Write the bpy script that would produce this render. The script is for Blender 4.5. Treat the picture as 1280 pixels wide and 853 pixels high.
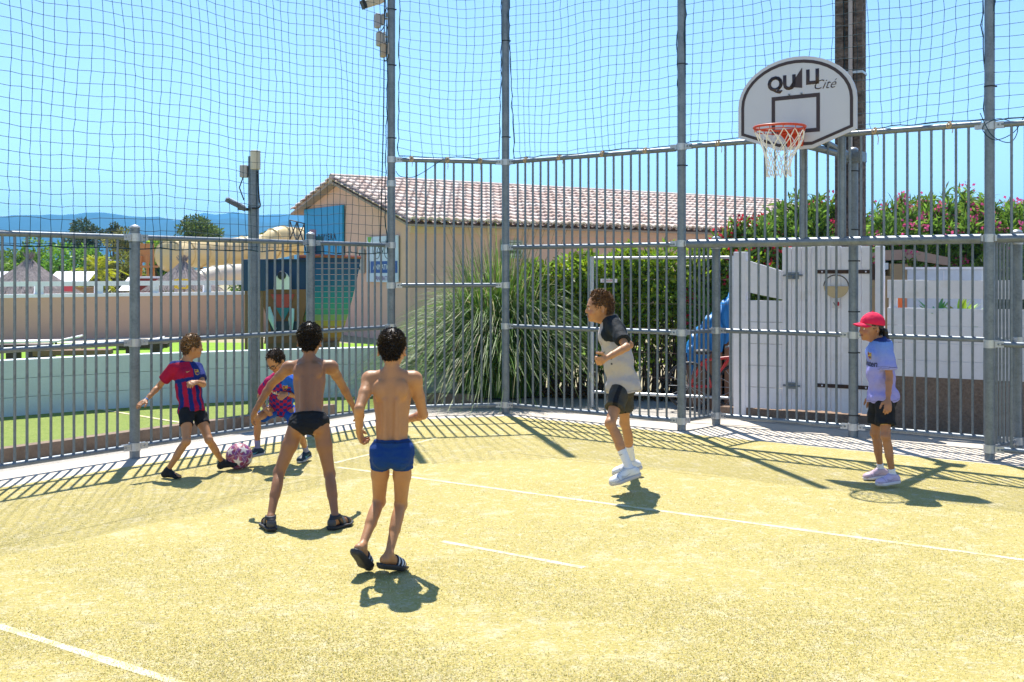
import bpy, bmesh, math, random
import numpy as np
from mathutils import Vector, Matrix
from mathutils.bvhtree import BVHTree
R = math.radians
random.seed(7)
rng = np.random.default_rng(11)
for o in list(bpy.data.objects): bpy.data.objects.remove(o)
SC = bpy.context.scene
COL = SC.collection
# ------------------------------------------------------------------ camera
F, HZ, CX, CH = 1340.0, 341.0, 640.0, 1.68      # focal length and horizon in photo pixels, camera height
cam = bpy.data.cameras.new('camera'); camo = bpy.data.objects.new('camera', cam); COL.objects.link(camo)
camo.location = (0, 0, CH); camo.rotation_euler = (R(90), 0, 0)
cam.sensor_width = 36; cam.lens = 36 * F / 1280
cam.shift_y = -(426.5 - HZ) / 1280; cam.clip_end = 20000; cam.clip_start = .05
SC.camera = camo
# ------------------------------------------------------------------ sky and sun
SUN_EL, SUN_AZ = 60, -11.5                       # azimuth clockwise from +Y
w = bpy.data.worlds.new('World'); SC.world = w; w.use_nodes = True
nt = w.node_tree; bg = nt.nodes['Background']
sky = nt.nodes.new('ShaderNodeTexSky'); sky.sky_type = 'NISHITA'; sky.sun_disc = False
sky.sun_elevation = R(SUN_EL); sky.sun_rotation = R(SUN_AZ)
sky.air_density = .85; sky.dust_density = .05; sky.ozone_density = 3.5; sky.altitude = 0
nt.links.new(sky.outputs[0], bg.inputs[0]); bg.inputs[1].default_value = .115
sl = bpy.data.lights.new('sun', 'SUN'); sl.energy = 4.8; sl.angle = R(.5); sl.color = (1, .955, .88)
so = bpy.data.objects.new('sun', sl); COL.objects.link(so)
sdir = Vector((math.sin(R(SUN_AZ)) * math.cos(R(SUN_EL)), math.cos(R(SUN_AZ)) * math.cos(R(SUN_EL)), math.sin(R(SUN_EL))))
so.rotation_euler = sdir.to_track_quat('Z', 'Y').to_euler(); so.location = (0, 0, 30)
SC.view_settings.view_transform = 'Standard'; SC.view_settings.look = 'None'
SC.view_settings.exposure = 1.0; SC.view_settings.gamma = 1; SC.view_settings.use_curve_mapping = False
SC.render.engine = 'CYCLES'; SC.cycles.use_denoising = True
SC.cycles.max_bounces = 8; SC.cycles.transparent_max_bounces = 16; SC.cycles.volume_bounces = 0
SC.cycles.caustics_reflective = False; SC.cycles.caustics_refractive = False
# ------------------------------------------------------------------ helpers
def at(px, py, Y): return Vector(((px - CX) / F * Y, Y, CH - (py - HZ) / F * Y))
def G(px, py): return at(px, py, CH * F / (py - HZ))
def V(*a): return Vector(a)
def tag(o, label=None, cat=None, group=None, kind=None):
    if label: o['label'] = label
    if cat: o['category'] = cat
    if group: o['group'] = group
    if kind: o['kind'] = kind
    return o
def empty(name, loc=(0, 0, 0), rz=0, label=None, cat=None, group=None):
    o = bpy.data.objects.new(name, None); COL.objects.link(o); o.location = loc; o.rotation_euler = (0, 0, rz)
    o.empty_display_size = .1
    return tag(o, label, cat, group)
def link(name, me, mat=None, parent=None):
    o = bpy.data.objects.new(name, me); COL.objects.link(o)
    if mat is not None:
        for m in (mat if isinstance(mat, (list, tuple)) else [mat]): me.materials.append(m)
    if parent is not None: o.parent = parent
    return o
def npmesh(name, verts, faces, smooth=False, col=None, mats=None):
    """verts (n,3), faces (m,3|4) arrays"""
    verts = np.asarray(verts, np.float32); faces = np.asarray(faces, np.int32)
    me = bpy.data.meshes.new(name); k = faces.shape[1]
    me.vertices.add(len(verts)); me.vertices.foreach_set('co', verts.ravel())
    me.loops.add(faces.size); me.loops.foreach_set('vertex_index', faces.ravel())
    me.polygons.add(len(faces)); me.polygons.foreach_set('loop_start', np.arange(0, faces.size, k, dtype=np.int32))
    try: me.polygons.foreach_set('loop_total', np.full(len(faces), k, np.int32))
    except Exception: pass
    if smooth: me.polygons.foreach_set('use_smooth', np.ones(len(faces), bool))
    if mats is not None: me.polygons.foreach_set('material_index', np.asarray(mats, np.int32))
    if col is not None:
        a = me.color_attributes.new('Col', 'FLOAT_COLOR', 'POINT')
        c = np.ones((len(verts), 4), np.float32); c[:, :3] = col
        a.data.foreach_set('color', c.ravel())
    me.update(calc_edges=True); me.validate()
    return me
class MB:
    """collects simple shapes in one mesh"""
    def __init__(s): s.v = []; s.f = []; s.c = []; s.cur = (1, 1, 1)
    def add(s, vs, fs):
        n = len(s.v); s.v += [tuple(v) for v in vs]; s.f += [tuple(i + n for i in f) for f in fs]; s.c += [s.cur] * len(vs)
    def box(s, c, size, M=None):
        hx, hy, hz = [x / 2 for x in size]; c = Vector(c)
        vs = [Vector((x, y, z)) for x in (-hx, hx) for y in (-hy, hy) for z in (-hz, hz)]
        if M is not None: vs = [M @ v for v in vs]
        s.add([v + c for v in vs], [(0, 1, 3, 2), (4, 6, 7, 5), (0, 4, 5, 1), (2, 3, 7, 6), (0, 2, 6, 4), (1, 5, 7, 3)])
    def tube(s, pts, r, n=8, cap=True, closed=False):
        pts = [Vector(p) for p in pts]; rs = r if isinstance(r, (list, tuple)) else [r] * len(pts)
        vs = []; fs = []; m = len(pts); up0 = None
        for i, p in enumerate(pts):
            if closed: t = pts[(i + 1) % m] - pts[i - 1]
            else: t = pts[min(i + 1, m - 1)] - pts[max(i - 1, 0)]
            t.normalize()
            if up0 is None: up0 = Vector((0, 0, 1)) if abs(t.z) < .9 else Vector((1, 0, 0))
            a = t.cross(up0)
            if a.length < 1e-4: a = t.cross(Vector((.3, 1, .2)))
            a.normalize(); b = a.cross(t); up0 = b
            for k in range(n):
                an = 2 * math.pi * k / n; vs.append(p + a * math.cos(an) * rs[i] + b * math.sin(an) * rs[i])
        for i in range(m if closed else m - 1):
            j = (i + 1) % m
            for k in range(n): fs.append((i * n + k, i * n + (k + 1) % n, j * n + (k + 1) % n, j * n + k))
        if cap and not closed: fs.append(tuple(range(n))[::-1]); fs.append(tuple((m - 1) * n + k for k in range(n)))
        s.add(vs, fs)
    def prism(s, poly, a, h):
        """poly: list of 3-D points, extruded by vector h"""
        n = len(poly); p = [Vector(q) for q in poly]; h = Vector(h)
        s.add(p + [q + h for q in p], [tuple(range(n))[::-1], tuple(range(n, 2 * n))] + [(i, (i + 1) % n, (i + 1) % n + n, i + n) for i in range(n)])
    def sphere(s, c, r, nu=12, nv=8, M=None):
        c = Vector(c); rr = r if isinstance(r, (tuple, list)) else (r, r, r); vs = []; fs = []
        for j in range(nv + 1):
            th = math.pi * j / nv
            for i in range(nu):
                ph = 2 * math.pi * i / nu
                v = Vector((rr[0] * math.sin(th) * math.cos(ph), rr[1] * math.sin(th) * math.sin(ph), rr[2] * math.cos(th)))
                if M is not None: v = M @ v
                vs.append(c + v)
        for j in range(nv):
            for i in range(nu): fs.append((j * nu + i, (j + 1) * nu + i, (j + 1) * nu + (i + 1) % nu, j * nu + (i + 1) % nu))
        s.add(vs, fs)
    def mesh(s, name, smooth=False, bevel=0, col=False):
        me = bpy.data.meshes.new(name); me.from_pydata(s.v, [], s.f)
        if col:
            a = me.color_attributes.new('Col', 'FLOAT_COLOR', 'POINT')
            a.data.foreach_set('color', np.hstack([np.array(s.c, np.float32), np.ones((len(s.c), 1), np.float32)]).ravel())
        bm = bmesh.new(); bm.from_mesh(me)
        if not col: bmesh.ops.remove_doubles(bm, verts=bm.verts, dist=1e-6)
        bmesh.ops.recalc_face_normals(bm, faces=bm.faces)
        if bevel: bmesh.ops.bevel(bm, geom=[e for e in bm.edges if e.calc_face_angle(0) > .6], offset=bevel, segments=2, affect='EDGES', profile=.5)
        bm.to_mesh(me); bm.free()
        if smooth:
            me.polygons.foreach_set('use_smooth', np.ones(len(me.polygons), bool))
            me.set_sharp_from_angle(angle=R(40))
        return me
    def build(s, name, mat, parent=None, smooth=False, bevel=0, col=False):
        return link(name, s.mesh(name, smooth, bevel, col), mat, parent)
def sheet(name, poly, z, mat, kind='structure', parent=None):
    me = bpy.data.meshes.new(name); me.from_pydata([(p[0], p[1], z) for p in poly], [], [tuple(range(len(poly)))])
    bm = bmesh.new(); bm.from_mesh(me); bmesh.ops.recalc_face_normals(bm, faces=bm.faces)
    for f in bm.faces:
        if f.normal.z < 0: f.normal_flip()
    bmesh.ops.triangulate(bm, faces=bm.faces); bm.to_mesh(me); bm.free()
    o = link(name, me, mat, parent)
    if kind: o['kind'] = kind
    return o
# ------------------------------------------------------------------ materials
def mat(name, color, rough=.7, metal=0, noise=None, bump=None, spec=.4, trans=0, vcol=False, sss=0, coords='Object', coat=0, stretch=None):
    """noise: list of (scale, other colour, amount); bump: (scale, strength)"""
    m = bpy.data.materials.new(name); m.use_nodes = True; t = m.node_tree; b = t.nodes['Principled BSDF']
    b.inputs['Roughness'].default_value = rough; b.inputs['Metallic'].default_value = metal
    b.inputs['Specular IOR Level'].default_value = spec
    if coat: b.inputs['Coat Weight'].default_value = coat
    tc = t.nodes.new('ShaderNodeTexCoord'); src = tc.outputs[coords]
    if stretch:
        mp = t.nodes.new('ShaderNodeMapping'); mp.inputs['Scale'].default_value = stretch
        t.links.new(src, mp.inputs[0]); src = mp.outputs[0]
    if vcol:
        a = t.nodes.new('ShaderNodeAttribute'); a.attribute_name = 'Col'; cur = a.outputs['Color']
    else:
        r = t.nodes.new('ShaderNodeRGB'); r.outputs[0].default_value = (*color, 1); cur = r.outputs[0]
    for i, (sc, c2, amt, *lh) in enumerate(noise or []):
        n = t.nodes.new('ShaderNodeTexNoise'); n.inputs['Scale'].default_value = sc; n.inputs['Detail'].default_value = 5
        n.inputs['Roughness'].default_value = .65
        t.links.new(src, n.inputs['Vector'])
        rp = t.nodes.new('ShaderNodeValToRGB'); rp.color_ramp.elements[0].position = lh[0] if lh else .38; rp.color_ramp.elements[1].position = lh[1] if lh else .66
        t.links.new(n.outputs['Fac'], rp.inputs[0])
        mm = t.nodes.new('ShaderNodeMath'); mm.operation = 'MULTIPLY'; mm.inputs[1].default_value = amt; t.links.new(rp.outputs[0], mm.inputs[0])
        mx = t.nodes.new('ShaderNodeMix'); mx.data_type = 'RGBA'; t.links.new(mm.outputs[0], mx.inputs[0])
        t.links.new(cur, mx.inputs[6])
        if isinstance(c2, float):
            h = t.nodes.new('ShaderNodeMix'); h.data_type = 'RGBA'; h.blend_type = 'MULTIPLY'; h.inputs[0].default_value = 1
            t.links.new(cur, h.inputs[6]); h.inputs[7].default_value = (c2, c2, c2, 1); t.links.new(h.outputs[2], mx.inputs[7])
        else: mx.inputs[7].default_value = (*c2, 1)
        cur = mx.outputs[2]
    t.links.new(cur, b.inputs['Base Color'])
    if bump:
        bs = bump if isinstance(bump, list) else [bump]; prev = None
        for sc, st in bs:
            n = t.nodes.new('ShaderNodeTexNoise'); n.inputs['Scale'].default_value = sc; n.inputs['Detail'].default_value = 4
            t.links.new(src, n.inputs['Vector'])
            bp = t.nodes.new('ShaderNodeBump'); bp.inputs['Strength'].default_value = st; bp.inputs['Distance'].default_value = .02
            t.links.new(n.outputs['Fac'], bp.inputs['Height'])
            if prev: t.links.new(prev, bp.inputs['Normal'])
            prev = bp.outputs[0]
        t.links.new(prev, b.inputs['Normal'])
    if sss:
        b.inputs['Subsurface Weight'].default_value = sss; b.inputs['Subsurface Radius'].default_value = (.012, .005, .003)
        b.inputs['Subsurface Scale'].default_value = 1
    if trans:
        tr = t.nodes.new('ShaderNodeBsdfTranslucent'); t.links.new(cur, tr.inputs[0])
        mx = t.nodes.new('ShaderNodeMixShader'); mx.inputs[0].default_value = trans
        out = t.nodes['Material Output']
        t.links.new(b.outputs[0], mx.inputs[1]); t.links.new(tr.outputs[0], mx.inputs[2]); t.links.new(mx.outputs[0], out.inputs[0])
    return m
def turf_mat(name, base, alt, pale, dark, patch):
    m = mat(name, base, .9, spec=.1, noise=[(.6, alt, .7), (4.2, pale, patch, .52, .66), (9, alt, .8, .45, .6), (12, pale, patch, .54, .66), (3, dark, .35, .55, .7), (26, dark, .4, .5, .65), (48, pale, .7, .52, .64), (95, dark, .55, .55, .66)], bump=[(170, .8), (40, .45)])
    return m
M = {}
M['steel'] = mat('galvanised_steel', (.17, .20, .23), .42, .45, noise=[(55, .6, .7), (9, (.26, .29, .31), .5)], bump=(70, .04))
M['steel_light'] = mat('bright_zinc', (.50, .52, .54), .4, .6, noise=[(60, .7, .5)])
M['turf'] = turf_mat('sanded_artificial_turf', (.59, .485, .18), (.53, .44, .15), (.70, .62, .40), (.35, .30, .10), .72)
M['turf_green'] = turf_mat('green_artificial_turf', (.27, .34, .08), (.22, .30, .07), (.40, .42, .16), (.16, .22, .05), .3)
M['lawn'] = mat('lawn', (.22, .38, .04), .9, noise=[(3, (.30, .44, .06), .6), (60, .6, .5)], bump=(120, .5), spec=.1)
M['line'] = mat('worn_white_line', (.74, .67, .50), .9, noise=[(7, (.58, .49, .2), .9, .42, .62), (60, (.55, .47, .22), .7)], spec=.1)
M['seam'] = mat('turf_seam', (.38, .32, .13), .9, noise=[(9, (.5, .43, .17), .9)], spec=.1)
M['concrete'] = mat('pale_concrete', (.62, .55, .46), .85, noise=[(4, .8, .5), (60, .75, .5)], bump=(90, .2), spec=.2)
M['gravel'] = mat('gravel', (.46, .42, .36), .9, noise=[(40, .5, .8), (150, (.7, .66, .6), .6)], bump=(120, .8), spec=.2)
M['earth'] = mat('dry_ground', (.40, .33, .22), .95, noise=[(.2, (.30, .30, .14), .7), (20, .7, .5)], spec=.1)
M['kerb'] = mat('timber_kerb', (.30, .22, .16), .9, noise=[(6, .6, .7), (40, .7, .5)], bump=(40, .3), spec=.2)
M['pink'] = mat('salmon_render', (.76, .46, .36), .9, noise=[(1.5, .88, .6), (30, .9, .4)], bump=(150, .12), spec=.15)
M['pinkwall'] = mat('peach_render', (.64, .40, .29), .9, noise=[(1.2, .88, .6), (40, .9, .4)], bump=(150, .12), spec=.15)
M['block'] = mat('whitewashed_block', (.70, .77, .77), .9, noise=[(2, .85, .6), (45, .9, .5)], bump=(80, .15), spec=.2)
M['white'] = mat('white_paint', (.86, .84, .88), .5, noise=[(1.5, .85, .55), (18, .93, .5), (4, (.60, .56, .50), .5, .55, .75)], bump=(25, .05))
M['stone'] = mat('rough_brown_stone', (.24, .165, .12), .95, noise=[(6, .6, .7), (40, (.36, .27, .2), .5)], bump=[(30, .6), (9, .5)], spec=.15)
M['pole'] = mat('weathered_pole', (.115, .088, .075), .95, noise=[(5, (.22, .17, .14), .8, .45, .6), (14, .5, .8, .45, .58), (40, .6, .6)], bump=[(25, .5)], spec=.15, stretch=(1, 1, 2))
M['cord'] = mat('dark_green_cord', (.006, .038, .055), .7, spec=.2)
M['white_cord'] = mat('white_cord', (.75, .72, .66), .8)
M['twine'] = mat('beige_twine', (.58, .42, .26), .9, noise=[(90, .6, .6)])
M['black'] = mat('black_plastic', (.015, .015, .017), .5)
M['fix'] = mat('grey_fixture_plastic', (.40, .38, .36), .55, noise=[(20, .8, .5)])
M['iron'] = mat('rusty_dark_iron', (.05, .032, .025), .7, .3, noise=[(30, (.12, .06, .035), .6)])
M['tile'] = mat('clay_tile', (1, 1, 1), .9, vcol=True, noise=[(9, .75, .5), (50, .85, .5)], spec=.15, bump=(40, .2))
M['leafv'] = mat('leaf', (1, 1, 1), .5, vcol=True, trans=.42, spec=.35)
M['flower'] = mat('petal', (1, 1, 1), .7, vcol=True, trans=.4, spec=.1)
M['bark'] = mat('bark', (.13, .09, .06), .95, noise=[(12, .5, .7)], bump=(30, .6), spec=.1)
M['hill'] = mat('wooded_hill', (.018, .04, .03), .95, noise=[(.01, (.03, .05, .03), .7), (.05, .6, .6)], spec=.05)
M['vpaint'] = mat('painted_wood', (1, 1, 1), .6, vcol=True, noise=[(4, .82, .5), (40, .9, .5)], bump=(30, .1))
M['thatch'] = mat('grey_thatch', (.26, .22, .21), .95, noise=[(14, .4, .8), (50, (.42, .38, .36), .6)], bump=[(40, .9)], spec=.1, stretch=(1, 1, .25))
M['wood'] = mat('brown_timber', (.22, .12, .07), .8, noise=[(8, .6, .6)], bump=(30, .2), stretch=(1, 1, 6))
def cm(name, c, rough=.6, **k): return mat(name, c, rough, noise=k.pop('noise', [(12, .85, .5)]), **k)
def basis(d):
    d = Vector(d).normalized(); a = d.cross(Vector((0, 0, 1)))
    if a.length < 1e-4: a = Vector((1, 0, 0))
    a.normalize(); return a, a.cross(d)
def text_mesh(s, size, shear=0, bold=0, spacing=1):
    c = bpy.data.curves.new('lettering', 'FONT'); c.body = s; c.size = size; c.align_x = 'CENTER'; c.align_y = 'CENTER'; c.shear = shear; c.offset = bold; c.space_character = spacing
    c.resolution_u = 3
    o = bpy.data.objects.new('tmp', c); COL.objects.link(o)
    dg = bpy.context.evaluated_depsgraph_get(); dg.update(); me = bpy.data.meshes.new_from_object(o.evaluated_get(dg))
    bpy.data.objects.remove(o); me.materials.clear(); return me
def place_text(name, s, size, loc, right, up, mt, parent=None, depth=.003, **k):
    me = text_mesh(s, size, **k); bm = bmesh.new(); bm.from_mesh(me)
    r = Vector(right).normalized(); u = Vector(up).normalized(); n = r.cross(u)
    g = bmesh.ops.extrude_face_region(bm, geom=bm.faces[:])
    for v in [e for e in g['geom'] if isinstance(e, bmesh.types.BMVert)]: v.co.z += depth
    bmesh.ops.recalc_face_normals(bm, faces=bm.faces)
    for v in bm.verts: v.co = Vector(loc) + r * v.co.x + u * v.co.y + n * v.co.z
    bm.to_mesh(me); bm.free()
    return link(name, me, mt, parent)
# ================================================================== ground
P0 = V(-3.43, 9.745, 0); P1 = V(-1.41, 12.52, 0); P2 = V(-.0766, 12.83, 0); P3 = V(1.807, 11.42, 0); P4 = V(4.286, 9.62, 0)
DL = (P1 - P0).normalized(); DE = (P4 - P3).normalized()
PM = P0 + DL * 2.157; PA = P0 - DL * 2.157; PB = P0 - DL * 4.314
BL = V(2.262, 11.875, 0); BC = V(3.50, 10.99, 0); BR = V(4.745, 10.07, 0)
P5 = P4 + DE * 2.6
NL = V(DL.y, -DL.x, 0)                                   # towards the court
NE = V(DE.y, -DE.x, 0)
if NE.y > 0: NE = -NE
ext = P4 + DE * 9
def off(a, n, d): return a + n * d
ND = V(.09, -.99, 0).normalized()
ang = np.linspace(0, 2 * math.pi, 65)[:-1]
sheet('terrain', [(7000 * math.cos(a), 7000 * math.sin(a)) for a in ang], -.016, M['earth'])
sheet('gravel_path', [off(P0 - DL * 14, NL, -.75)[:2], off(P1, NL, -.6)[:2], off(P1, ND, -2.2)[:2], off(P3, NE, -3.2)[:2], off(ext, NE, -3.2)[:2], off(ext, NE, 0)[:2], P3[:2], P2[:2], P1[:2], (P0 - DL * 14)[:2]], -.010, M['gravel'])
sheet('fence_footing', [off(P0 - DL * 14, NL, -.3)[:2], off(P1, NL, -.3)[:2], off(P2, ND, -.3)[:2], (BL + V(-.1, .3, 0))[:2], (BL + V(.25, .35, 0))[:2], (BR + V(.25, .3, 0))[:2], (off(ext, NE, -.3))[:2],
       off(ext, NE, .6)[:2], off(P3, NE, .6)[:2], off(P2, ND, .6)[:2], off(P1, NL, .6)[:2], off(P0 - DL * 14, NL, .6)[:2]], -.004, M['concrete'])
ti = .27
c1 = P1 + NL * ti + V(.05, -.12, 0); c2 = P2 + ND * ti
court = [off(P0 - DL * 14, NL, ti)[:2], c1[:2], c2[:2], off(P3, NE, .20)[:2], off(ext, NE, .26)[:2], (14, 0), (12, -8), (-13, -8)]
sheet('court_turf', court, 0, M['turf'])
def stripe(name, a, b, wd, mt, z=.0015):
    a = G(*a); b = G(*b); n = (b - a).cross(V(0, 0, 1)).normalized() * wd / 2
    k = max(2, int((b - a).length / .25)); vs = []; fs = []
    for i in range(k + 1):
        p = a.lerp(b, i / k); j = 1 + .12 * math.sin(i * 2.1) + .08 * math.sin(i * 5.3)
        vs += [p + n * j + V(0, 0, z), p - n * j + V(0, 0, z)]
    fs = [(2 * i, 2 * i + 1, 2 * i + 3, 2 * i + 2) for i in range(k)]
    o = link(name, npmesh(name, [tuple(v) for v in vs], fs), mt); o['kind'] = 'structure'; return o
stripe('court_line', (420, 584), (1330, 707), .05, M['line'])
stripe('court_line', (418, 579), (545, 548), .045, M['line'])
stripe('court_line', (553, 677), (730, 710), .045, M['line'])
stripe('court_line', (-30, 774), (260, 866), .05, M['line'])
stripe('turf_seam', (-30, 689), (432, 590), .018, M['seam'])
stripe('turf_seam', (640, 566), (900, 597), .012, M['seam'])
# sand drifts and litter lying on the turf: one uncountable scatter
mb = MB()
for i in range(900):
    px = rng.uniform(-20, 1300); py = 600 + 260 * rng.uniform(0, 1) ** 1.3
    p = G(px, py); s = rng.uniform(.002, .0055); a = rng.uniform(0, 6.28)
    mb.add([p + V(math.cos(a + q) * s * e, math.sin(a + q) * s * e, .003 + .002 * (q > 2)) for q, e in ((0, 1), (1.7, .6), (3.1, 1), (4.8, .5))], [(0, 1, 2, 3)])
o = mb.build('turf_litter', cm('dry_litter', (.16, .12, .05), .9)); tag(o, kind='stuff')
mb = MB()
for (px, py, s) in ((770, 815, .012), (205, 695, .012), (500, 800, .01), (412, 800, .009), (91, 830, .01)):
    p = G(px, py); q = MB()
    mb.cur = (1, 1, 1)
    mb.add([p + V(-s, 0, .004), p + V(-s * .2, -s * .5, .010), p + V(s, .2 * s, .006), p + V(.1 * s, s * .6, .009)], [(0, 1, 2, 3)])
o = mb.build('dry_leaf', cm('pale_dry_leaf', (.62, .54, .40), .9)); tag(o, kind='stuff')
# worn fibres standing out of the sand
g_ = np.random.default_rng(5); n = 170000
py = 600 + 275 * g_.uniform(0, 1, n) ** .8; Yv = CH * F / (py - HZ); Xv = (g_.uniform(-40, 1320, n) - CX) / F * Yv
a = g_.uniform(0, 6.283, n); L = g_.uniform(.006, .018, n); e = g_.uniform(.15, .9, n); wd = g_.uniform(.0012, .0028, n)
keep = np.sin(Xv * 3.1 + 2 * np.sin(Yv * 2.3)) + np.sin(Yv * 4.7 + Xv * 1.3) + .9 * g_.standard_normal(n) > -.35
Xv, Yv, a, L, e, wd = (q[keep] for q in (Xv, Yv, a, L, e, wd)); n = len(Xv)
p0 = np.stack([Xv, Yv, np.full(n, .0005)], 1); tip = p0 + np.stack([np.cos(a) * np.cos(e) * L, np.sin(a) * np.cos(e) * L, np.sin(e) * L], 1); sd_ = np.stack([-np.sin(a), np.cos(a), np.zeros(n)], 1) * wd[:, None]
vs = np.stack([p0 - sd_, p0 + sd_, tip], 1).reshape(-1, 3); pal_ = np.array([(.62, .54, .24), (.50, .45, .16), (.74, .67, .44), (.40, .37, .12), (.68, .59, .30)]); cc = pal_[g_.integers(0, 5, n)] * g_.uniform(.8, 1.2, (n, 1))
M['fibre'] = mat('turf_fibre', (1, 1, 1), .8, vcol=True, trans=.3, spec=.1)
tag(link('turf_fibres', npmesh('turf_fibres', vs, np.arange(3 * n).reshape(n, 3), col=np.repeat(cc, 3, 0)), M['fibre']), kind='stuff')
# outside on the left: a second turf, timber edging, block wall, lawn
W = [G(-260, 545), G(0, 520), G(160, 508), G(310, 500), G(430, 495), G(545, 490), G(585, 489)]
def path_poly(line, d0, d1):
    out = []; back = []
    for i, p in enumerate(line):
        t = (line[min(i + 1, len(line) - 1)] - line[max(i - 1, 0)]).normalized(); n = V(-t.y, t.x, 0)
        out.append(p + n * d0); back.append(p + n * d1)
    return out, back
sheet('outer_turf', [off(P0 - DL * 14, NL, -.75)[:2], off(P1, NL, -.8)[:2], (P1 + V(.4, 1.0, 0))[:2], (W[6] + V(.1, .2, 0))[:2]] + [(q + V(0, .1, 0))[:2] for q in W[::-1]], -.003, M['turf_green'])
stripe('outer_turf_line', (120, 511), (235, 530), .05, M['line'], .002)
sheet('lawn', [(W[0] + V(0, .2, 0))[:2]] + [(q + V(0, .15, 0))[:2] for q in W] + [(3, 24), (-3, 25.5), (-14, 26.5), (-26, 26.5)], -.007, M['lawn'])
sheet('sunlit_path', [(-26, 24.4), (-13.5, 24.2), (-5.2, 28.3), (-5.6, 29), (-13, 27.2), (-26, 27.4)], -.002, M['concrete'])
def band(line, z0, z1, th, gap=None):
    """a wall along a polyline from z0 to z1"""
    mb = MB(); a, b = path_poly(line, -th / 2, th / 2)
    n = len(line); vs = [p + V(0, 0, z0) for p in a] + [p + V(0, 0, z0) for p in b] + [p + V(0, 0, z1) for p in a] + [p + V(0, 0, z1) for p in b]
    fs = []
    for i in range(n - 1):
        fs += [(i, i + 1, 2 * n + i + 1, 2 * n + i), (n + i + 1, n + i, 3 * n + i, 3 * n + i + 1), (2 * n + i, 2 * n + i + 1, 3 * n + i + 1, 3 * n + i), (i + 1, i, n + i, n + i + 1)]
    fs += [(0, 2 * n, 3 * n, n), (n - 1, 2 * n - 1, 4 * n - 1, 3 * n - 1)]
    mb.add(vs, fs); return mb
wl = []
for i in range(len(W) - 1):
    for k in range(6): wl.append(W[i].lerp(W[i + 1], k / 6))
wl.append(W[-1])
root = empty('block_wall', W[2], 0, 'low whitewashed block wall curving beyond the left railing', 'wall')
def under(o, root):
    o.parent = root; o.matrix_parent_inverse = Matrix.Translation(-root.location)
    return o
BW = MB(); core = band(wl, -.05, .64, .14); BW.add(core.v, core.f)
for c, (za, zb) in enumerate(((-.05, .213), (.219, .433), (.439, .655))):
    q = []; i = 0
    # blocks of about 1.3 m with fine joints
    L = [0]
    for a, b in zip(wl[:-1], wl[1:]): L.append(L[-1] + (b - a).length)
    def pt(s):
        s = min(max(s, 0), L[-1])
        for k in range(len(L) - 1):
            if s <= L[k + 1] + 1e-9: return wl[k].lerp(wl[k + 1], (s - L[k]) / (L[k + 1] - L[k]))
    s = -.6 * (c % 2)
    while s < L[-1] - .05:
        e = min(s + 1.25, L[-1]); s0 = max(s, 0)
        seg = band([pt(s0 + .0025), pt((s0 + e) / 2), pt(e - .0025)], za, zb, .2); BW.add(seg.v, seg.f); s += 1.25
under(BW.build('masonry', M['block']), root)
KL = [off(P0 - DL * 10, NL, -.74), off(P0 - DL * 4, NL, -.74), off(P0, NL, -.72), off(P1 - DL * .3, NL, -.66)]
root = empty('timber_edging', KL[2], 0, 'long weathered brown edging board along the outer turf', 'edging')
under(band(KL, -.05, .13, .12).build('board', M['kerb'], bevel=.008), root)
KR = [P1 + V(-.1, .98, 0), P1 + V(.55, 1.25, 0), P1 + V(.95, 1.15, 0)]
root = empty('timber_edging', KR[1], 0, 'short edging board in front of the pampas grass', 'edging')
under(band(KR, -.05, .13, .12).build('board', M['kerb'], bevel=.008), root)
# ================================================================== fence
def flip(p): return p
def post(p, h, r, label, clamps, cap=True, dirs=(), straps=()):
    root = empty('fence_post', p, 0, label, 'post', 'galvanised fence posts')
    mb = MB(); mb.tube([V(0, 0, -.05), V(0, 0, h)], r, 18); mb.build('tube', M['steel'], root, smooth=True)
    if cap:
        mb = MB(); mb.sphere((0, 0, h), (r * 1.04, r * 1.04, r * .55), 16, 6); mb.build('cap', M['steel_light'], root, smooth=True)
    for z in straps:
        mb = MB(); mb.tube([V(0, 0, z - .006), V(0, 0, z + .006)], r + .004, 16); mb.box(V(r + .008, -.012, z), (.018, .01, .014)); mb.build('cable_tie', M['black'], root)
    for (z, ds) in clamps:
        mb = MB(); mb.tube([V(0, 0, z - .036), V(0, 0, z + .036)], r + .008, 18)
        for d in ds:
            d = Vector(d).normalized(); n = d.cross(V(0, 0, 1))
            Mx = Matrix((d, n, V(0, 0, 1))).transposed()
            mb.box(d * (r + .042) + n * .02 + V(0, 0, z), (.075, .007, .055), Mx); mb.box(d * (r + .042) - n * .02 + V(0, 0, z), (.075, .007, .055), Mx)
            mb.tube([d * (r + .05) + n * .032 + V(0, 0, z), d * (r + .05) - n * .032 + V(0, 0, z)], .009, 6)
        mb.build('clamp', M['steel_light'], root, smooth=True)
    return root
barmesh = {}
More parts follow.
